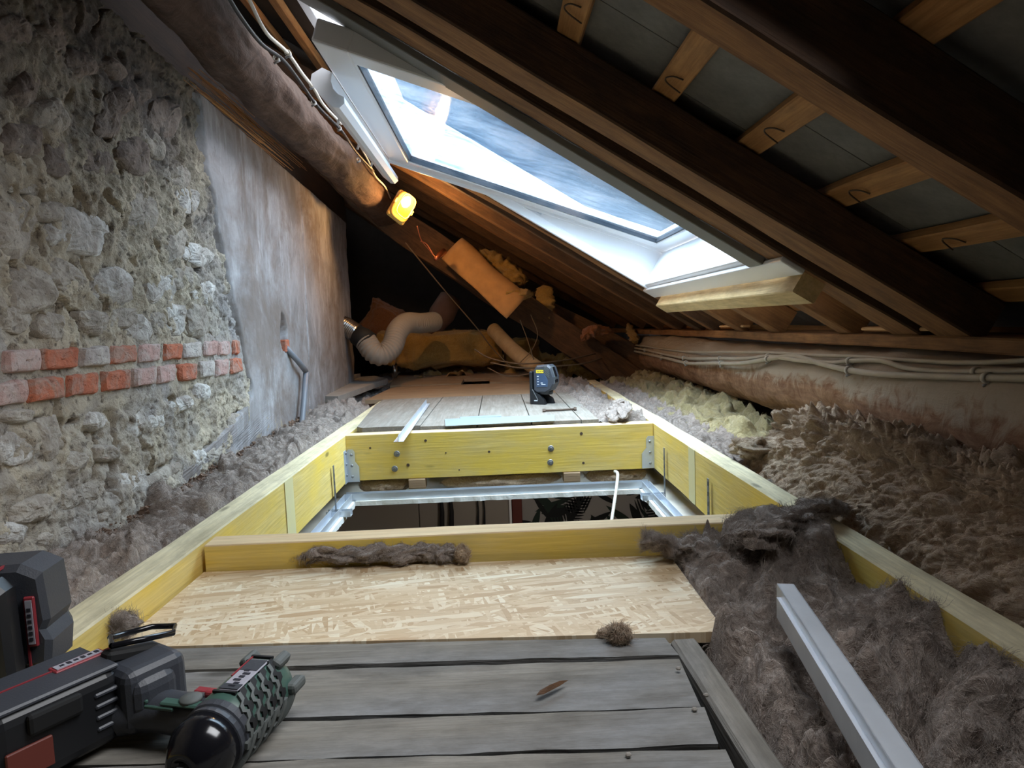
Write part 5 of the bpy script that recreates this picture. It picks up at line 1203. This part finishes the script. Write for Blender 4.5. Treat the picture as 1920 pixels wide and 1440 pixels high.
# battery foot and pack
bc = az(105, 1318, -.005)
ba = np.array([-.62, -.78, 0]); 
bx_ = az(40, 1262, .032) ; 
BF = fr((-.455, .715, -.05), (.55, .83, 0))   # local x to the back right, y to the left
foot = dz_('battery_foot', join(box((.045, -.020, .046), (.07, .075, .072), .012, 3), box((.04, -.045, .05), (.05, .04, .045), .014, 3)), 'darkgrey', M_=BF)
pack = dz_('battery_pack', join(box((-.045, .005, .046), (.12, .088, .080), .013, 3)), 'black', M_=BF)
dz_('pack_face', xf(box((0, 0, 0), (.116, .080, .006), .002), Matrix.Translation((-.042, .004, .0865))), 'darkgrey', pack, M_=BF)
dz_('pack_label', join(box((-.004, .008, .0895), (.052, .018, .003), .001)), 'red', pack, M_=BF)
dz_('pack_plate', box((-.004, .008, .0912), (.046, .011, .0015)), 'labelw', pack, M_=BF)
dz_('pack_print', join(*[box((-.020 + .007 * i, .008, .0921), (.004, .004 + .002 * (i % 2), .0006)) for i in range(6)]), 'ink', pack, M_=BF)
dz_('pack_stripe', join(box((-.066, .008, .0898), (.074, .0022, .0012)), box((.036, .008, .0898), (.03, .0022, .0012))), 'red', pack, M_=BF)
dz_('pack_window', box((-.075, -.041, .035), (.04, .004, .03), .001), 'redwood', pack, M_=BF)
dz_('pack_latch', join(box((-.05, -.041, .068), (.05, .008, .022), .004, 2)), 'blackrub', pack, M_=BF)
dz_('pack_ridge', join(*[box((.012, -.038 + .0 * i, .03 + .012 * i), (.05, .006, .005), .0015) for i in range(4)]), 'darkgrey', pack, M_=BF)
clipf = BF @ Matrix.Translation((.055, .0, .092)) @ Matrix.Rotation(.25, 4, 'Y')
def ringpoly(pts, r): return tube(pts + [pts[0], pts[1]], r, 8, caps=False)
dz_('belt_clip', ringpoly([(-.035, -.014, 0), (-.02, .018, 0), (.03, .022, .004), (.048, .004, .006), (.034, -.016, .004)], .0035), 'gloss', M_=clipf, smooth=True)
dz_('clip_base', box((-.01, -.01, -.012), (.06, .018, .012), .003), 'blackrub', M_=clipf)
dz_('foot_screw', xf(lathe([(-.002, .005), (.001, .005), (.0015, .002)], 10), fr((.04, -.066, .03), (0, -1, 0))), 'steel', M_=BF)
dz_('foot_recess', join(box((.04, -.0655, .03), (.018, .003, .03), .001), box((.05, -.050, .068), (.012, .01, .012), .003)), 'blackrub', M_=BF)

# ---------------------------------------------------------------- second pack standing on the left joist
CF = Matrix.Translation(Vector((-.592, .79, .0))) @ Matrix.Rotation(.12, 4, 'Z')
ch = empty('spare_battery', (-.592, .79, 0), 'black spare battery pack with a red line standing upright on the left joist', 'battery')
def cz_(name, g, m, parent=ch, smooth=False): return obj(name, xf(g, CF), MT[m], parent, smooth=smooth)
cz_('battery_case', join(slabprof([(-.055, .003), (-.055, .112), (-.045, .128), (.030, .128), (.052, .116), (.056, .060), (.050, .048), (.056, .034), (.052, .003)], -.02, .045, .008)), 'darkgrey')
cz_('battery_core', join(slabprof([(-.052, .004), (-.052, .108), (-.03, .120), (.018, .120), (.030, .108), (.032, .005)], -.055, -.018, .01)), 'black')
cz_('seam_line', join(box((.034, -.0205, .045), (.0024, .002, .085)), box((.022, -.0205, .094), (.0024, .002, .02)), box((.012, -.016, .1265), (.0024, .02, .003))), 'red')
cz_('battery_label', box((.040, -.022, .062), (.012, .004, .060), .0015), 'red')
cz_('battery_plate', box((.040, -.0242, .062), (.007, .0015, .052)), 'labelw')
cz_('battery_print', join(*[box((.040, -.0252, .042 + .007 * i), (.004, .0006, .004)) for i in range(6)]), 'ink')
cz_('contact_slot', join(*[box((-.02 + .014 * i, -.0555, .05), (.005, .003, .07)) for i in range(3)]), 'blackrub')

# ==================================================================  ROOM BELOW
zb = -2.6
area('room_fill', (.2, 2.9, -.35), (.2, 4.6, -1.0), .3, .3, 3.5, (1, .9, .8))  # unseen fill added to brighten the wardrobe and wallpaper
obj('wall_lower_far', bx((-2.0, 4.62, zb), (1.6, 4.7, zc - .013)), MT['roomwall'], kind='structure')
obj('wall_lower_left', bx((-2.0, .3, zb), (-1.92, 4.62, zc - .013)), MT['roomwall'], kind='structure')
obj('wall_lower_right', bx((1.52, .3, zb), (1.6, 4.62, zc - .013)), MT['roomwall'], kind='structure')
obj('wall_lower_near', bx((-2.0, .22, zb), (1.6, .3, zc - .013)), MT['roomwall'], kind='structure')
obj('floor_lower', bx((-2.0, .22, zb - .05), (1.6, 4.7, zb)), MT['ply'], kind='structure')
cab = empty('wardrobe', (-.7, 4.3, zb), 'pale grey wardrobe front seen through the left half of the hatch', 'wardrobe')
obj('carcass', bx((-1.55, 4.32, zb + .001), (.036, 4.61, -.35)), MT['door'], cab)
for x0, x1 in ((-1.54, -1.1), (-1.095, -.545), (-.54, .03)): obj('door', bx((x0, 4.3, zb + .06), (x1, 4.318, -.37), .003), MT['door'], cab)
obj('edge_trim', bx((.037, 4.29, zb + .001), (.052, 4.34, -.35)), MT['pvc'], cab)
obj('red_post', bx((.058, 4.50, zb + .001), (.125, 4.61, -.3), .004), MT['redwood'], label='red brown wooden post beside the leaf wallpaper below the hatch', cat='post')
wp = obj('wallpaper', bx((.13, 4.612, zb + .01), (1.5, 4.619, zc - .02)), MT['paper'], label='grey wallpaper printed with large dark tropical leaves in the room below', cat='wallpaper')
def leafpoly(cx, cz_, L, w_, a, y):
    V = []; k = 10
    for i in range(k + 1):
        t = i / k; h = w_ * math.sin(t * PI) ** .8 * (1 - .35 * t); V.append((t * L, h))
    for i in range(k - 1, 0, -1):
        t = i / k; h = -w_ * math.sin(t * PI) ** .8 * (1 - .35 * t); V.append((t * L, h))
    return np.array([(cx + x * math.cos(a) - z * math.sin(a), y, cz_ + x * math.sin(a) + z * math.cos(a)) for x, z in V]), [tuple(range(len(V)))]
rr = random.Random(3); ld = []; lk = []
for k in range(95):
    cx, cz2 = rr.uniform(.16, 1.45), rr.uniform(-1.6, -.5); a = rr.uniform(.2, 2.9); (ld if k % 2 else lk).append(leafpoly(cx, cz2, rr.uniform(.16, .32), rr.uniform(.018, .045), a, 4.611 - .0001 * k))
for cx, cz2, a0 in ((.95, -1.0, 1.0), (.55, -.95, 2.0), (1.2, -.8, .4), (.35, -1.1, .9)):
    for j in range(14):
        t = j / 14; px, pz = cx + .35 * t * math.cos(a0), cz2 + .35 * t * math.sin(a0)
        for s in (-1, 1): lk.append(leafpoly(px, pz, .14 * (1 - t * .6), .008, a0 + s * .9, 4.602))
obj('leaf_print', join(*ld), MT['leafd'], wp, kind='stuff'); obj('leaf_print', join(*lk), MT['leafk'], wp, kind='stuff')
bg_ = empty('shoulder_bag', (-.36, 4.24, -1.35), 'dark red bag hanging by black straps on the wardrobe door below', 'bag')
obj('bag_body', box((-.30, 4.25, -1.17), (.34, .08, .3), .03, 3), MT['redbag'], bg_, smooth=True)
for x in (-.40, -.34, -.17, -.13): obj('bag_strap', tube([(x, 4.27, -.60), (x + .01, 4.26, -.8), (x - .005, 4.24, -1.1)], [.008, .014, .02] if x < -.3 else [.004, .005, .012], 8), MT['blackrub'], bg_, smooth=True)

# ==================================================================  OUTSIDE
def tree(c, R, n, label, seed):
    r = np.random.default_rng(seed); e_ = empty('tree', (c[0], c[1], c[2] - 3), label, 'tree')
    obj('trunk', tube([(c[0], c[1], c[2] - 3), (c[0] + .1, c[1], c[2] - 1.5), (c[0], c[1], c[2])], [.16, .12, .06], 10), MT['bark'], e_)
    D = r.normal(0, 1, (n, 3)); D /= np.linalg.norm(D, axis=1)[:, None]; P = np.array(c) + D * (R * r.uniform(.35, 1, n) ** .5)[:, None]
    A = r.normal(0, 1, (n, 3)); A /= np.linalg.norm(A, axis=1)[:, None]; B = np.cross(A, D); B /= np.linalg.norm(B, axis=1)[:, None] + 1e-9; s = .06
    V = np.stack([P - A * s, P + B * s * .5, P + A * s, P - B * s * .5], 1).reshape(-1, 3); F = np.arange(n * 4).reshape(n, 4)
    q = obj('foliage', (V, F), MT['leaf'], e_, world=Matrix.Identity(4)); q['kind'] = 'stuff'
t_ = ay(1305, 470, 11.0); tree(t_, 1.2, 5000, 'bright green tree glimpsed through the open gap of the roof window', 5)
t_ = ay(1230, 455, 15.0); tree(t_, 1.6, 4000, 'farther green tree outside left of the nearer one', 6)
h_ = ay(1352, 470, 7.5); hs = empty('brick_house', (h_[0] + 1.2, 8.5, h_[2] - 4), 'red brick house wall outside the lower window gap', 'house')
obj('house_wall', bx((h_[0] + .06, 7.5, h_[2] - 4), (h_[0] + 2.6, 9.5, h_[2] + .15)), MT['housebrick'], hs); obj('house_roof', prism([(h_[0] - .1, 7.3), (h_[0] + 2.8, 7.3), (h_[0] + 2.8, 9.7), (h_[0] - .1, 9.7)], .12, h_[2] + .152), MT['slate'], hs)
# neighbouring house whose slated gable shows through the pane
nh = empty('slated_house', (-1.8, 9.5, -3.1), 'blue grey slated gable of the house next door seen through the pane', 'house')
G = [(-5.6, -3.1), (2.3, -3.1), (2.3, 1.05), (-1.75, 3.80), (-5.6, 1.18)]
obj('gable_wall', (np.array([(x, y, z) for y in (7.2, 11.5) for x, z in G]), [(4, 3, 2, 1, 0), (5, 6, 7, 8, 9)] + [(i, (i + 1) % 5, 5 + (i + 1) % 5, 5 + i) for i in range(5)]), MT['slateblue'], nh)
for (xa, za), (xb, zb_) in (((2.5, .93), (-1.75, 3.82)), ((-1.75, 3.82), (-5.8, 1.06))):
    obj('roof_slope', (np.array([(x, y, z + d) for y in (7.05, 11.6) for x, z in ((xa, za), (xb, zb_)) for d in (0, .09)]), [(0, 2, 3, 1), (4, 5, 7, 6), (0, 1, 5, 4), (2, 6, 7, 3), (0, 4, 6, 2), (1, 3, 7, 5)]), MT['slateblue'], nh)
# soil vent pipe and flashing outside by the window
v0 = RP(.30, 3.30, .27)
vp = empty('roof_vent', v0, 'grey plastic vent hood on the roof just outside the lower far window corner', 'vent')
obj('vent_pipe', tube([RP(.22, 3.22, .12), RP(.26, 3.22, .30)], .06, 20), MT['darkgrey'], vp, smooth=True)
obj('vent_collar', rbox(.14, .42, 3.13, 3.32, .165, .175, .003), MT['pvcgrey'], vp)
gnd = obj('ground', bx((-14, -8, -3.2), (18, 26, -3.1)), MT['slab'], kind='structure')
